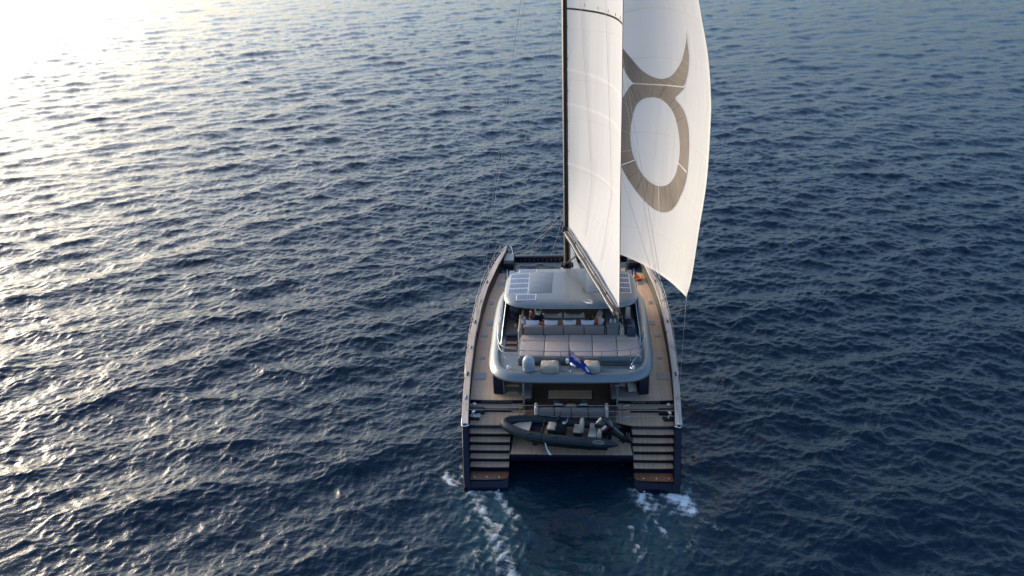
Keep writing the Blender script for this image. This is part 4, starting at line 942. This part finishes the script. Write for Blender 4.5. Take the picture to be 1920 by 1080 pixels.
# ---- flag on its staff at the aft edge
fp0 = np.array([-0.06, 3.36, 4.64]); hoT = aty(1067.5, 656, 3.25); hoB = aty(1068.5, 678, 3.28)
en = root('ensign', tuple(fp0), 'blue ensign with red and white cross canton drooping from its staff', 'flag')
sub(MB().tube([tuple(fp0), tuple(hoB), tuple(hoT), tuple(hoT+(hoT-hoB)*.45)], .016, 6), 'flagstaff', 'steel', en)
sub(MB().lathe([(0, 0), (.03, .0), (.03, .03), (0, .05)], 10, mtx=T(tuple(hoT+(hoT-hoB)*.45))), 'finial', 'steel', en)
flyT = aty(1109, 697, 3.0); flyB = aty(1115, 706, 2.98)
nu, nv = 48, 24; P = []
for i in range(nu+1):
    a = i/nu; row = []
    top = hoT*(1-a)+flyT*a+np.array([0, 0, .16*math.sin(math.pi*a)*.6]); bot = hoB*(1-a)+flyB*a+np.array([0.02*math.sin(9*a), 0, -.05*math.sin(math.pi*a)])
    for j in range(nv+1):
        b = j/nv; p = top*(1-b)+bot*b
        row.append(tuple(p+np.array([.02, .085, 0])*math.sin(a*11+b*3.2)*(.25+.75*a)))
    P.append(row)
def jack(i, j):
    a, b = (i+.5)/nu, (j+.5)/nv
    if a > .5 or b > .5:
        d = math.hypot((a-.76)*2, b-.5)
        return 3 if d < .10 else 2 if d < .17 else 0
    x, y = a*2, b*2               # canton 0..1
    dx, dy = abs(x-.5), abs(y-.5)
    if dx < .055*1.0 or dy < .10: return 1
    if dx < .10 or dy < .17: return 2
    dg = min(abs(x-y), abs(x-(1-y)))
    return 1 if dg < .05 else 2 if dg < .13 else 0
sub(MB().grid(P, mif=jack), 'flag_cloth', ['flag_blue', 'flag_red', 'flag_white', 'flag_badge'], en)

# ================================================================ AFT COCKPIT
for s, x0, x1 in ((-1, -2.66, -2.06), (1, 2.12, 3.60)):
    t = root('cockpit_settee', ((x0+x1)/2, 5.4, AFT), ('narrow grey settee beside the cockpit stairs' if s < 0 else 'wide grey settee with loose pillows in the cockpit'), 'settee')
    sub(MB().rbox(x0, x1, 4.45, 6.6, AFT, 2.36, .03), 'base', 'bulwark_dark', t); sub(MB().rbox(x0+.01, x1-.01, 4.46, 5.5, 2.362, 2.52, .05, 3), 'seat_cushion', 'dark_taupe', t); sub(MB().rbox(x0+.01, x1-.01, 5.52, 6.6, 2.362, 2.52, .05, 3), 'seat_cushion', 'dark_taupe', t)
for k, (x, y, r_) in enumerate(((3.28, 5.15, 20), (2.75, 5.75, -15), (3.35, 5.8, 40))):
    put(MB().pillow(.55, .55, .22, T((x, y, 2.72), (R(42), R(10), R(r_)))), 'cockpit_pillow', 'beige_cover', ['beige pillow on the cockpit settee next to the navy side panel', 'beige pillow on the cockpit settee nearest the steel post', 'beige pillow deep under the flybridge on the cockpit settee'][k], 'pillow', (x, y, 2.52), 'beige pillows on the cockpit settee')
st = root('cockpit_stairs', (-3.15, 5.5, AFT), 'open teak stairs climbing from the cockpit to the flybridge', 'stairs')
for k in range(7):
    sub(MB().rbox(-3.52, -2.80, 4.90+.34*k, 5.16+.34*k, 2.40+.28*k, 2.46+.28*k, .015), 'stair_tread', 'teak_stair', st)
for x in (-3.56, -2.77): sub(MB().loft([[(x-.02, 4.82, 2.42), (x+.02, 4.82, 2.42), (x+.02, 5.05, 2.42), (x-.02, 5.05, 2.42)], [(x-.02, 6.98, 4.15), (x+.02, 6.98, 4.15), (x+.02, 7.25, 4.15), (x-.02, 7.25, 4.15)]]), 'stringer', 'dull_steel', st)
sub(MB().tube([(-3.58, 4.85, 2.46), (-3.58, 4.85, 3.3), (-3.58, 6.2, 4.0)], .02, 6), 'handrail', 'steel', st)
for x, y in ((-2.44, 3.55), (2.38, 3.30)):
    t = root('flybridge_post', (x, y, AFT), 'polished steel post holding up the flybridge '+('beside the narrow settee' if x < 0 else 'beside the wide settee'), 'post')
    sub(MB().rbox(x-.09, x+.09, y-.09, y+.09, AFT, 2.05, .01), 'foot_plate', 'dull_steel', t)
    sub(MB().loft([[(x+a*k_, y+b*k_, z) for a, b in ((-.05, -.05), (.05, -.05), (.05, .05), (-.05, .05))] for z, k_ in ((2.05, 1.2), (2.7, 1.2), (2.75, .9), (4.05, .9))]), 'column', 'steel', t)
    sub(MB().rbox(x-.11, x+.11, y-.11, y+.11, 3.98, 4.06, .02), 'head_plate', 'dull_steel', t)
dt = root('dining_table', (-.03, 4.36, AFT), 'long teak dining table with dark edge in the aft cockpit', 'table')
sub(MB().rbox(-1.25, 1.19, 3.90, 4.82, 2.68, 2.74, .02), 'table_rim', 'bulwark_dark', dt)
for k in range(4): sub(MB().box(-1.18+.575*k, -1.18+.575*(k+1)-.006, 3.96, 4.76, 2.741, 2.752), 'tabletop_panel', 'teak_table', dt, smooth=False)
for x in (-.75, .7): sub(MB().rbox(x-.14, x+.14, 4.2, 4.5, AFT-.01, 2.69, .03), 'table_leg', 'cabinet_grey', dt)
for k, (x, m_, lb) in enumerate(((-.62, 'black_rubber', 'black chair with pale top rail tucked behind the dining table, by the strap'), (.02, 'teak_table', 'brown wooden chair tucked behind the middle of the dining table'), (.66, 'black_rubber', 'black chair with pale top rail tucked behind the dining table, by the outboard'))):
    t = root('dining_chair', (x, 3.66, AFT), lb, 'chair', 'dining chairs')
    sub(MB().rbox(x-.24, x+.24, 3.45, 3.85, 2.38, 2.45, .02), 'seat', m_, t); sub(MB().rbox(x-.24, x+.24, 3.42, 3.47, 2.46, 2.72, .02), 'backrest', m_, t)
    sub(MB().rbox(x-.20, x+.20, 3.415, 3.475, 2.722, 2.745, .01), 'top_rail', 'white_plastic' if m_ != 'teak_table' else 'teak_table', t)
    for a in (-.2, .2):
        for b in (3.48, 3.82): sub(MB().tube([(x+a, b, AFT-.01), (x+a*.95, b, 2.39)], .018, 6), 'leg', 'dull_steel', t)
asf = root('aft_sofa', (0, 3.1, AFT), 'grey four-cushion sofa with cream rounded ends facing the dining table', 'sofa')
sub(MB().rbox(-1.72, 1.76, 2.94, 3.38, AFT-.01, 2.38, .03), 'base', 'bulwark_dark', asf)
for k in range(4):
    a = -1.70+.865*k
    sub(MB().rbox(a+.01, a+.855, 2.93, 3.14, 2.15, 2.76, .06, 3), 'back_cushion', 'dark_taupe', asf); sub(MB().rbox(a+.01, a+.855, 3.15, 3.40, 2.382, 2.50, .04, 3), 'seat_cushion', 'dark_taupe', asf)
for x in (-1.79, 1.84):
    sub(MB().rbox(x-.085, x+.085, 2.90, 3.44, AFT-.01, 2.86, .08, 4), 'armrest', 'cream_vinyl', asf)
# stern gear on both quarters
for s in (-1, 1):
    t = root('mooring_winch', (s*5.05, 3.3, AFT), 'black mooring winch with steel drum on the '+('port' if s < 0 else 'starboard')+' aft deck', 'winch', 'mooring winches')
    sub(MB().rbox(min(s*4.55, s*5.32), max(s*4.55, s*5.32), 3.5, 3.9, AFT, 2.26, .05), 'housing', 'black_rubber', t); sub(MB().rbox(min(s*4.75, s*5.3), max(s*4.75, s*5.3), 2.98, 3.12, AFT, 2.14, .03), 'bollard_base', 'black_rubber', t)
    if s < 0: sub(MB().rbox(-5.26, -4.72, 3.14, 3.5, AFT, 2.12, .03), 'line_locker', 'cream_gelcoat', t)
    else: sub(MB().rbox(4.72, 5.28, 3.14, 3.5, AFT, 2.14, .05), 'line_locker', 'black_rubber', t)
    sub(MB().lathe([(0, 0), (.1, 0), (.07, .06), (.06, .14), (.1, .2), (0, .22)], 14, mtx=T((s*5.1, 3.35, 2.12))), 'drum', 'steel', t)
    sub(MB().tube([(s*5.22, 3.2, 2.16), (s*4.98, 3.5, 2.3)], .03, 6), 'lever', 'steel', t); sub(MB().lathe([(0, 0), (.05, 0), (.05, .09), (0, .1)], 12, mtx=T((s*5.0, 3.05, 2.14))), 'bollard', 'steel', t)
    put(MB().lathe([(0, 0), (.10, 0), (.11, .05), (.07, .10), (0, .12)], 14, mtx=T((s*5.12, 4.15, 2.234))), 'dome_light', 'white_plastic', 'white dome light beside the name board on the '+('port' if s < 0 else 'starboard')+' quarter', 'light', (s*5.12, 4.15, 2.234), 'dome lights')
# transom guard wires
tr = root('transom_railing', (0, 2.82, AFT), 'thin steel wire railing across the stern above the tender', 'railing')
for z in (2.44, 2.78, 3.12):
    sub(MB().tube([(-5.35, 2.82, z), (-3.0, 2.84, z-.02)], .012, 5), 'rail_wire', 'wire', tr); sub(MB().tube([(5.35, 2.82, z), (3.05, 2.84, z-.02)], .012, 5), 'rail_wire', 'wire', tr)
    for s in (-1, 1): sub(MB().tube([(s*3.02, 2.84, z-.02), (s*2.68, 2.84+.05, z-.16)], .016, 5), 'rail_hook', 'steel', tr)
    sub(MB().tube([(-2.62, 2.88, z-.10), (2.62, 2.88, z-.10)], .011, 5), 'rail_wire', 'wire', tr)
for x in (-2.64, 2.64, -5.36, 5.36):
    sub(MB().tube([(x, 2.84, AFT-.02), (x, 2.84, 3.14)], .016, 6), 'rail_post', 'steel', tr)
t = root('orange_line_coil', (4.57, 19.5, SIDE), 'bundle of bright orange line on the starboard side deck', 'rope')
for k in range(5):
    q = np.linspace(0, 2*math.pi, 16, endpoint=False)
    sub(MB().tube([(4.57+(.15+.035*k)*math.cos(a)*(1+.3*math.sin(2*a+k)), 19.5+(.24+.04*k)*math.sin(a), SIDE+.03+.035*k+.02*math.sin(3*a)) for a in q], .035, 6, closed=True), 'rope_turn', 'orange_rope', t)

# ================================================================ TENDER
TA = R(-7.5)
tn = thing('inflatable_tender', (-.55, 1.93, 1.155), 'dark grey rigid inflatable boat with cream seats on the stern platform', 'tender', rz=TA)
def tp(mb, name, m_, parent=tn, smooth=True, ang=45): return mb.build(name, m_, parent, smooth, ang)
# local frame: -x bow, +x stern, z from the platform
ZT, RT, HB = 0.97, 0.235, 0.77
side = [(3.02, HB, ZT-.02), (2.2, HB, ZT), (1.0, HB, ZT), (-.4, HB, ZT+.01), (-1.4, HB*.93, ZT+.05), (-2.1, HB*.72, ZT+.11), (-2.6, HB*.42, ZT+.17), (-2.84, HB*.12, ZT+.2)]
path = [np.array(p) for p in smooth_path(side, 5)]
full = [p*np.array([1, -1, 1]) for p in path]+[p for p in path[::-1]]
rad = []
for i, p in enumerate(full):
    e = min(i, len(full)-1-i); rad.append(RT*interp([(0, .18), (1, .45), (3, .8), (5, 1.0), (30, 1.0), (39, .93)], e))
tube = tp(MB().tube(full, rad, 16), 'buoyancy_tube', 'tender_tube', ang=70)
tp(MB().tube([p+np.array([0, np.sign(p[1])*(RT+.005), -.03]) if abs(p[1]) > .2 else p+np.array([-RT-.005, 0, -.03]) for p in full[5:-5]], .03, 5), 'rubbing_strake', 'black_rubber', tube)
for sgn in (-1, 1):
    for xx in (-1.35, -.05, 1.25):
        k = min(range(len(path)), key=lambda q: abs(path[q][0]-xx)); p = path[k]
        tp(MB().rbox(-.12, .12, -.035, .035, -.02, .035, .015, mtx=T((p[0], sgn*(p[1]+.10*sgn*sgn), p[2]+RT*.86), (0, 0, 0))), 'grab_handle', 'black_rubber', tube)
    ring = [(2.05+.27*math.cos(q), sgn*(HB+RT*.72), ZT+.155+.06*math.sin(q)) for q in np.linspace(0, 2*math.pi, 20, endpoint=False)]
    ring = [(x, sgn*(HB+math.sqrt(max(0, (RT+.004)**2-(z-ZT)**2))), z) for x, y, z in ring]
    tp(MB().tube(ring, .012, 5, closed=True), 'maker_badge', 'tender_vinyl', tube)
    for dx in (-.13, -.06, .01, .08, .15):
        z = ZT+.155; tp(MB().rbox(2.03+dx-.022, 2.03+dx+.022, -.004, .004, -.02, .02, .002, 1, mtx=T((0, sgn*(HB+math.sqrt((RT+.003)**2-(z-ZT)**2)), z))), 'badge_mark', 'tender_vinyl', tube)
# strap round the forward tube with its loose white end hanging on the platform
k = min(range(len(path)), key=lambda q: abs(path[q][0]+.75)); pc = path[k]
for sgn in (-1, 1):
    tp(MB().tube([(pc[0], sgn*pc[1]+(RT+.006)*math.cos(q), pc[2]+(RT+.006)*math.sin(q)) for q in np.linspace(-.9, math.pi+.9, 18)], .022, 5), 'lashing', 'black_rubber', tube)
tp(MB().tube([(pc[0], -pc[1]+.1, pc[2]+RT+.01), (pc[0], pc[1]-.1, pc[2]+RT+.01)], .012, 5), 'lashing', 'black_rubber', tube)
# hull and floor
hullr = []
for x, hb, kz in ((2.45, .60, .16), (1.0, .62, .12), (-.6, .60, .12), (-1.6, .46, .24), (-2.2, .27, .46), (-2.62, .07, .78)):
    hullr.append([(x, -hb, ZT-.12), (x, -hb*.85, kz+.22), (x, 0, kz), (x, hb*.85, kz+.22), (x, hb, ZT-.12)])
tp(MB().loft(hullr), 'rigid_hull', 'tender_dark')
tp(MB().plate([(2.4, -.58), (2.4, .58), (-.7, .58), (-1.5, .45), (-1.9, .3), (-1.9, -.3), (-1.5, -.45), (-.7, -.58)], ZT-.118, ZT-.085), 'cockpit_floor', 'teak_cockpit')
tp(MB().rbox(2.36, 2.46, -.58, .58, .5, ZT+.14, .03), 'transom', 'tender_dark')
for x in (-1.3, 1.5): tp(MB().rbox(x-.1, x+.1, -.12, .45, 0.0, .36, .03), 'chock', 'black_rubber')
# seats
tp(MB().plate([(-1.52, -.42), (-1.52, .42), (-2.15, .26), (-2.45, .06), (-2.45, -.06), (-2.15, -.26)], ZT-.02, ZT+.12), 'bow_cushion', 'tender_vinyl')
tp(MB().rbox(-1.5, -.85, -.5, .5, ZT-.1, ZT-.02, .03), 'bow_locker', 'tender_dark')
fs = tp(MB().rbox(-.60, -.20, -.30, .30, ZT-.09, ZT+.20, .03), 'console_locker', 'tender_dark'); tp(MB().rbox(-.61, -.19, -.31, .31, ZT+.20, ZT+.30, .03), 'front_cushion', 'tender_vinyl', fs)
cs = tp(MB().loft([[(-.18, -.36, ZT-.09), (.32, -.36, ZT-.09), (.32, .36, ZT-.09), (-.18, .36, ZT-.09)], [(-.16, -.35, ZT+.45), (.30, -.35, ZT+.40), (.30, .35, ZT+.40), (-.16, .35, ZT+.45)], [(-.10, -.30, ZT+.66), (.10, -.30, ZT+.62), (.10, .30, ZT+.62), (-.10, .30, ZT+.66)]]), 'console', 'tender_dark')
tp(MB().loft([[(-.14, -.32, ZT+.62), (-.11, -.32, ZT+.62), (-.11, .32, ZT+.62), (-.14, .32, ZT+.62)], [(.02, -.26, ZT+1.0), (.05, -.26, ZT+1.0), (.05, .26, ZT+1.0), (.02, .26, ZT+1.0)]]), 'windscreen', 'dark_glass', cs)
tp(MB().tube([(.36+.05*math.sin(q), .17*math.cos(q), ZT+.62+.14*math.sin(q)) for q in np.linspace(0, 2*math.pi, 16, endpoint=False)], .018, 5, closed=True), 'steering_wheel', 'dull_steel', cs)
tp(MB().rbox(.14, .30, -.2, -.02, ZT+.555, ZT+.60, .01, mtx=None), 'chart_screen', 'white_plastic', cs)
hs = tp(MB().rbox(.72, 1.12, -.30, .30, ZT-.09, ZT+.16, .04), 'helm_seat_base', 'tender_dark')
tp(MB().rbox(.70, 1.10, -.34, .34, ZT+.16, ZT+.28, .05, 3), 'helm_seat_cushion', 'tender_vinyl', hs)
rg = [[(1.02+xo_, .36*math.copysign(abs(math.cos(q))**.7, math.cos(q))*k_, ZT+.42+.36*k_*math.copysign(abs(math.sin(q))**.8, math.sin(q))) for q in np.linspace(0, 2*math.pi, 20, endpoint=False)] for xo_, k_ in ((0, .8), (.03, 1), (.16, 1), (.19, .8))]
tp(MB().loft(rg), 'helm_backrest', 'tender_vinyl', hs, ang=60)
bs = tp(MB().rbox(1.52, 1.98, -.56, .56, ZT-.09, ZT+.12, .03), 'bench_base', 'tender_dark')
for a in (-.57, .01): tp(MB().rbox(1.48, 1.90, a, a+.56, ZT+.12, ZT+.25, .04, 3), 'bench_cushion', 'tender_vinyl', bs)
for k in range(3): tp(MB().rbox(1.90, 2.10, -.58+.39*k, -.58+.39*k+.38, ZT+.10, ZT+.58, .06, 3, mtx=T((0, 0, 0), (0, R(2), 0))), 'bench_backrest', 'tender_vinyl', bs)
tp(MB().tube([(2.12, -.5, ZT-.05), (2.16, -.5, ZT+.5), (2.16, .5, ZT+.5), (2.12, .5, ZT-.05)], .02, 6), 'stern_bar', 'steel')
# outboard tilted up
E0 = T((2.66, 0, ZT+.26), (0, R(-52), 0)) @ Matrix.Scale(1.28, 4)
en2 = tp(MB().loft([[(x+a*kx, b*ky, z) for a, b in ((-.30, -.14), (-.10, -.20), (.22, -.18), (.30, 0), (.22, .18), (-.10, .20), (-.30, .14))] for z, kx, ky, x in ((.08, .8, .8, 0), (.16, 1, 1, 0), (.45, 1.02, 1.05, .0), (.62, .92, .95, -.02), (.70, .7, .7, -.04))], mtx=E0), 'outboard_cowling', 'engine_black', ang=50)
for sgn in (-1, 1): tp(MB().box(-.16, .12, sgn*.205-.006, sgn*.205+.006, .36, .46, mtx=E0), 'cowling_decal', 'white_plastic', en2, smooth=False)
tp(MB().box(-.12, .16, -.206, -.20, .28, .33, mtx=E0), 'cowling_stripe', 'red_mark', en2, smooth=False)
tp(MB().box(-.17, .15, -.07, .07, .703, .707, mtx=E0), 'cowling_decal', 'white_plastic', en2, smooth=False)
tp(MB().loft([[(a*k_+x, b*k_, z) for a, b in ((-.14, -.07), (.10, -.06), (.16, 0), (.10, .06), (-.14, .07))] for z, k_, x in ((.1, 1.2, .02), (-.2, 1, .02), (-.55, .8, .04))], mtx=E0), 'outboard_leg', 'engine_black', en2)
tp(MB().loft([[(x, .055*k_*math.cos(q), -.62+.075*k_*math.sin(q)) for q in np.linspace(0, 2*math.pi, 10, endpoint=False)] for x, k_ in ((-.22, .2), (-.12, 1), (.12, 1.1), (.24, .7))], mtx=E0), 'gearcase', 'engine_black', en2)
tp(MB().box(-.16, .26, -.12, .12, -.50, -.48, mtx=E0), 'cavitation_plate', 'engine_black', en2)
tp(MB().loft([[(-.1, -.012, -.66), (.12, -.012, -.66), (.12, .012, -.66), (-.1, .012, -.66)], [(.02, -.008, -.86), (.14, -.008, -.86), (.14, .008, -.86), (.02, .008, -.86)]], mtx=E0), 'skeg', 'engine_black', en2)
for k in range(3):
    q = k*2.094; tp(MB().add([(.25, .04*math.cos(q), -.62+.04*math.sin(q)), (.22, .19*math.cos(q-.4), -.62+.19*math.sin(q-.4)), (.27, .21*math.cos(q), -.62+.21*math.sin(q)), (.31, .18*math.cos(q+.4), -.62+.18*math.sin(q+.4)), (.275, .04*math.cos(q), -.62+.04*math.sin(q))], [(0, 1, 2, 4), (4, 2, 3)], mtx=E0), 'propeller_blade', 'engine_black', en2)
tp(MB().rbox(2.44, 2.62, -.15, .15, ZT-.2, ZT+.3, .03), 'engine_bracket', 'engine_black')
a0, a1 = atz(1022, 831, 1.75), atz(1032, 853, 1.16)
put(MB().loft([[tuple(p+np.array([dx*w_, 0, dz])) for dx, dz in ((-1, 0), (1, 0), (1, .02), (-1, .02))] for p, w_ in ((a0, .03), ((a0*.6+a1*.4)+np.array([-.02, 0, -.06]), .035), ((a0*.25+a1*.75)+np.array([.0, 0, -.08]), .06), (a1, .075))]), 'white_strap', 'white_plastic', 'loose white strap hanging from the tender onto the platform edge', 'strap', tuple(a1))

# ================================================================ PEOPLE seated on the flybridge sofa
def figure(name, base, rz, joints, edges, label, top, legs, hair, sleeves=True):
    """one continuous body grown along a skeleton; materials by height along it"""
    me = bpy.data.meshes.new(name); me.from_pydata([j[0] for j in joints], edges, [])
    o = bpy.data.objects.new(name, me); col.objects.link(o)
    o.modifiers.new('skin', 'SKIN'); me.skin_vertices[0].data.foreach_set('radius', [c for j in joints for c in (j[1], j[2] if len(j) > 2 else j[1])])
    for i, sv in enumerate(me.skin_vertices[0].data): sv.use_root = (i == 0)
    sb = o.modifiers.new('sub', 'SUBSURF'); sb.levels = 2; sb.render_levels = 2
    bpy.context.view_layer.update()
    dg = bpy.context.evaluated_depsgraph_get()
    m2 = bpy.data.meshes.new_from_object(o.evaluated_get(dg)); bpy.data.objects.remove(o)
    for q in ('skin', top, legs): m2.materials.append(MATS[q])
    J = np.array([j[0] for j in joints]); reg = [j[3] for j in joints]
    for p in m2.polygons:
        c = np.array(p.center); k = int(np.argmin(((J-c)**2).sum(1))); p.material_index = reg[k]; p.use_smooth = True
    ob = link(name, m2); ob.location = base; ob.rotation_euler[2] = rz; ob.scale = (1.12, 1.12, 1.12)
    tag(ob, label, 'person', 'people on the flybridge sofa')
    return ob
SK, TP, LG = 0, 1, 2
def seated(lean, armf, headt):
    # faces +y, hips at the origin height 0.10 above the seat
    ly = lean
    j = [((0, 0, .12), .15, .12, LG), ((0, .02+ly*.3, .30), .15, .11, TP), ((0, .03+ly*.7, .46), .165, .11, TP), ((0, .02+ly, .56), .12, .09, TP), ((0, .03+ly, .64), .05, .05, SK),
         ((0, .05+ly+headt, .72), .085, .085, SK), ((0, .06+ly+headt, .80), .088, .098, SK), ((0, .05+ly+headt, .88), .07, .08, SK), ((0, .165+ly+headt, .775), .014, .014, SK)]
    e = [(0, 1), (1, 2), (2, 3), (3, 4), (4, 5), (5, 6), (6, 7), (6, 8)]
    for s in (-1, 1):
        k = len(j)
        j += [((s*.19, .02+ly, .52), .062, .062, TP), ((s*.25, .06+ly, .28), .048, .048, TP), ((s*(.20-armf*.08), .28+ly*.7, .22), .036, .036, SK), ((s*(.17-armf*.1), .37+ly*.7, .22), .03, .02, SK),
              ((s*(.15-armf*.1), .44+ly*.7, .215), .012, .012, SK), ((s*(.175-armf*.1), .45+ly*.7, .21), .012, .012, SK), ((s*(.198-armf*.1), .44+ly*.7, .205), .011, .011, SK), ((s*(.215-armf*.1), .42+ly*.7, .20), .010, .010, SK), ((s*(.125-armf*.1), .38+ly*.7, .235), .012, .012, SK)]
        e += [(3, k), (k, k+1), (k+1, k+2), (k+2, k+3), (k+3, k+4), (k+3, k+5), (k+3, k+6), (k+3, k+7), (k+3, k+8)]
        q = len(j)
        j += [((s*.11, .06, .10), .095, .09, LG), ((s*.13, .44, .10), .065, .065, LG), ((s*.13, .47, -.14), .052, .052, SK), ((s*.13, .45, -.33), .038, .038, SK), ((s*.14, .58, -.38), .035, .025, SK)]
        e += [(0, q), (q, q+1), (q+1, q+2), (q+2, q+3), (q+3, q+4)]
    return j, e
def hair_cap(parent, m_, c, r, long=0.0, name='hair'):
    mb = MB(); rings = []
    for z, k_ in ((-.05-long, .80), (-.02, 1.0), (.04, 1.05), (.09, .92), (.125, .6), (.14, .15)):
        rings.append([(c[0]+r*k_*math.cos(q), c[1]-.018+r*1.12*k_*math.sin(q)*(1 if math.sin(q) < 0 else .86 if z > .03 else .35), c[2]+z) for q in np.linspace(0, 2*math.pi, 16, endpoint=False)])
    return mb.loft(rings).build(name, m_, parent, ang=70)
def face(parent, c):
    for s in (-1, 1):
        MB().lathe([(0, -.012), (.012, -.004), (.012, .004), (0, .012)], 8, mtx=T((c[0]+s*.034, c[1]+.088, c[2]+.01))).build('eye', 'hair_dark', parent)
        MB().rbox(c[0]+s*.09-.012, c[0]+s*.09+.012, c[1]-.03, c[1]+.02, c[2]-.03, c[2]+.03, .01).build('ear', 'skin', parent)
    MB().rbox(c[0]-.026, c[0]+.026, c[1]+.078, c[1]+.092, c[2]-.062, c[2]-.05, .005).build('mouth', 'red_mark', parent)
j, e = seated(.06, .2, .02)
p1 = figure('person', (-2.22, 8.12, 5.06), R(-62), j, e, 'person with brown hair in a dark maroon top seated on the flybridge sofa', 'cloth_maroon', 'cloth_pale', 'hair_brown')
c = j[6][0]; hair_cap(p1, 'hair_brown', c, .108, .16); face(p1, c)
j, e = seated(.10, .5, .03)
p2 = figure('person', (-1.72, 7.78, 5.06), R(20), j, e, 'person in a black jacket with white collar seated against the white pillow', 'cloth_navy', 'cloth_navy', 'hair_dark')
c = j[6][0]; hair_cap(p2, 'hair_dark', c, .105, .0); face(p2, c)
MB().tube([(.10*math.cos(q), j[4][0][1]+.09*math.sin(q), j[4][0][2]-.03+.012*math.cos(2*q)) for q in np.linspace(0, 2*math.pi, 16, endpoint=False)], .032, 6, closed=True).build('collar', 'white_plastic', p2)
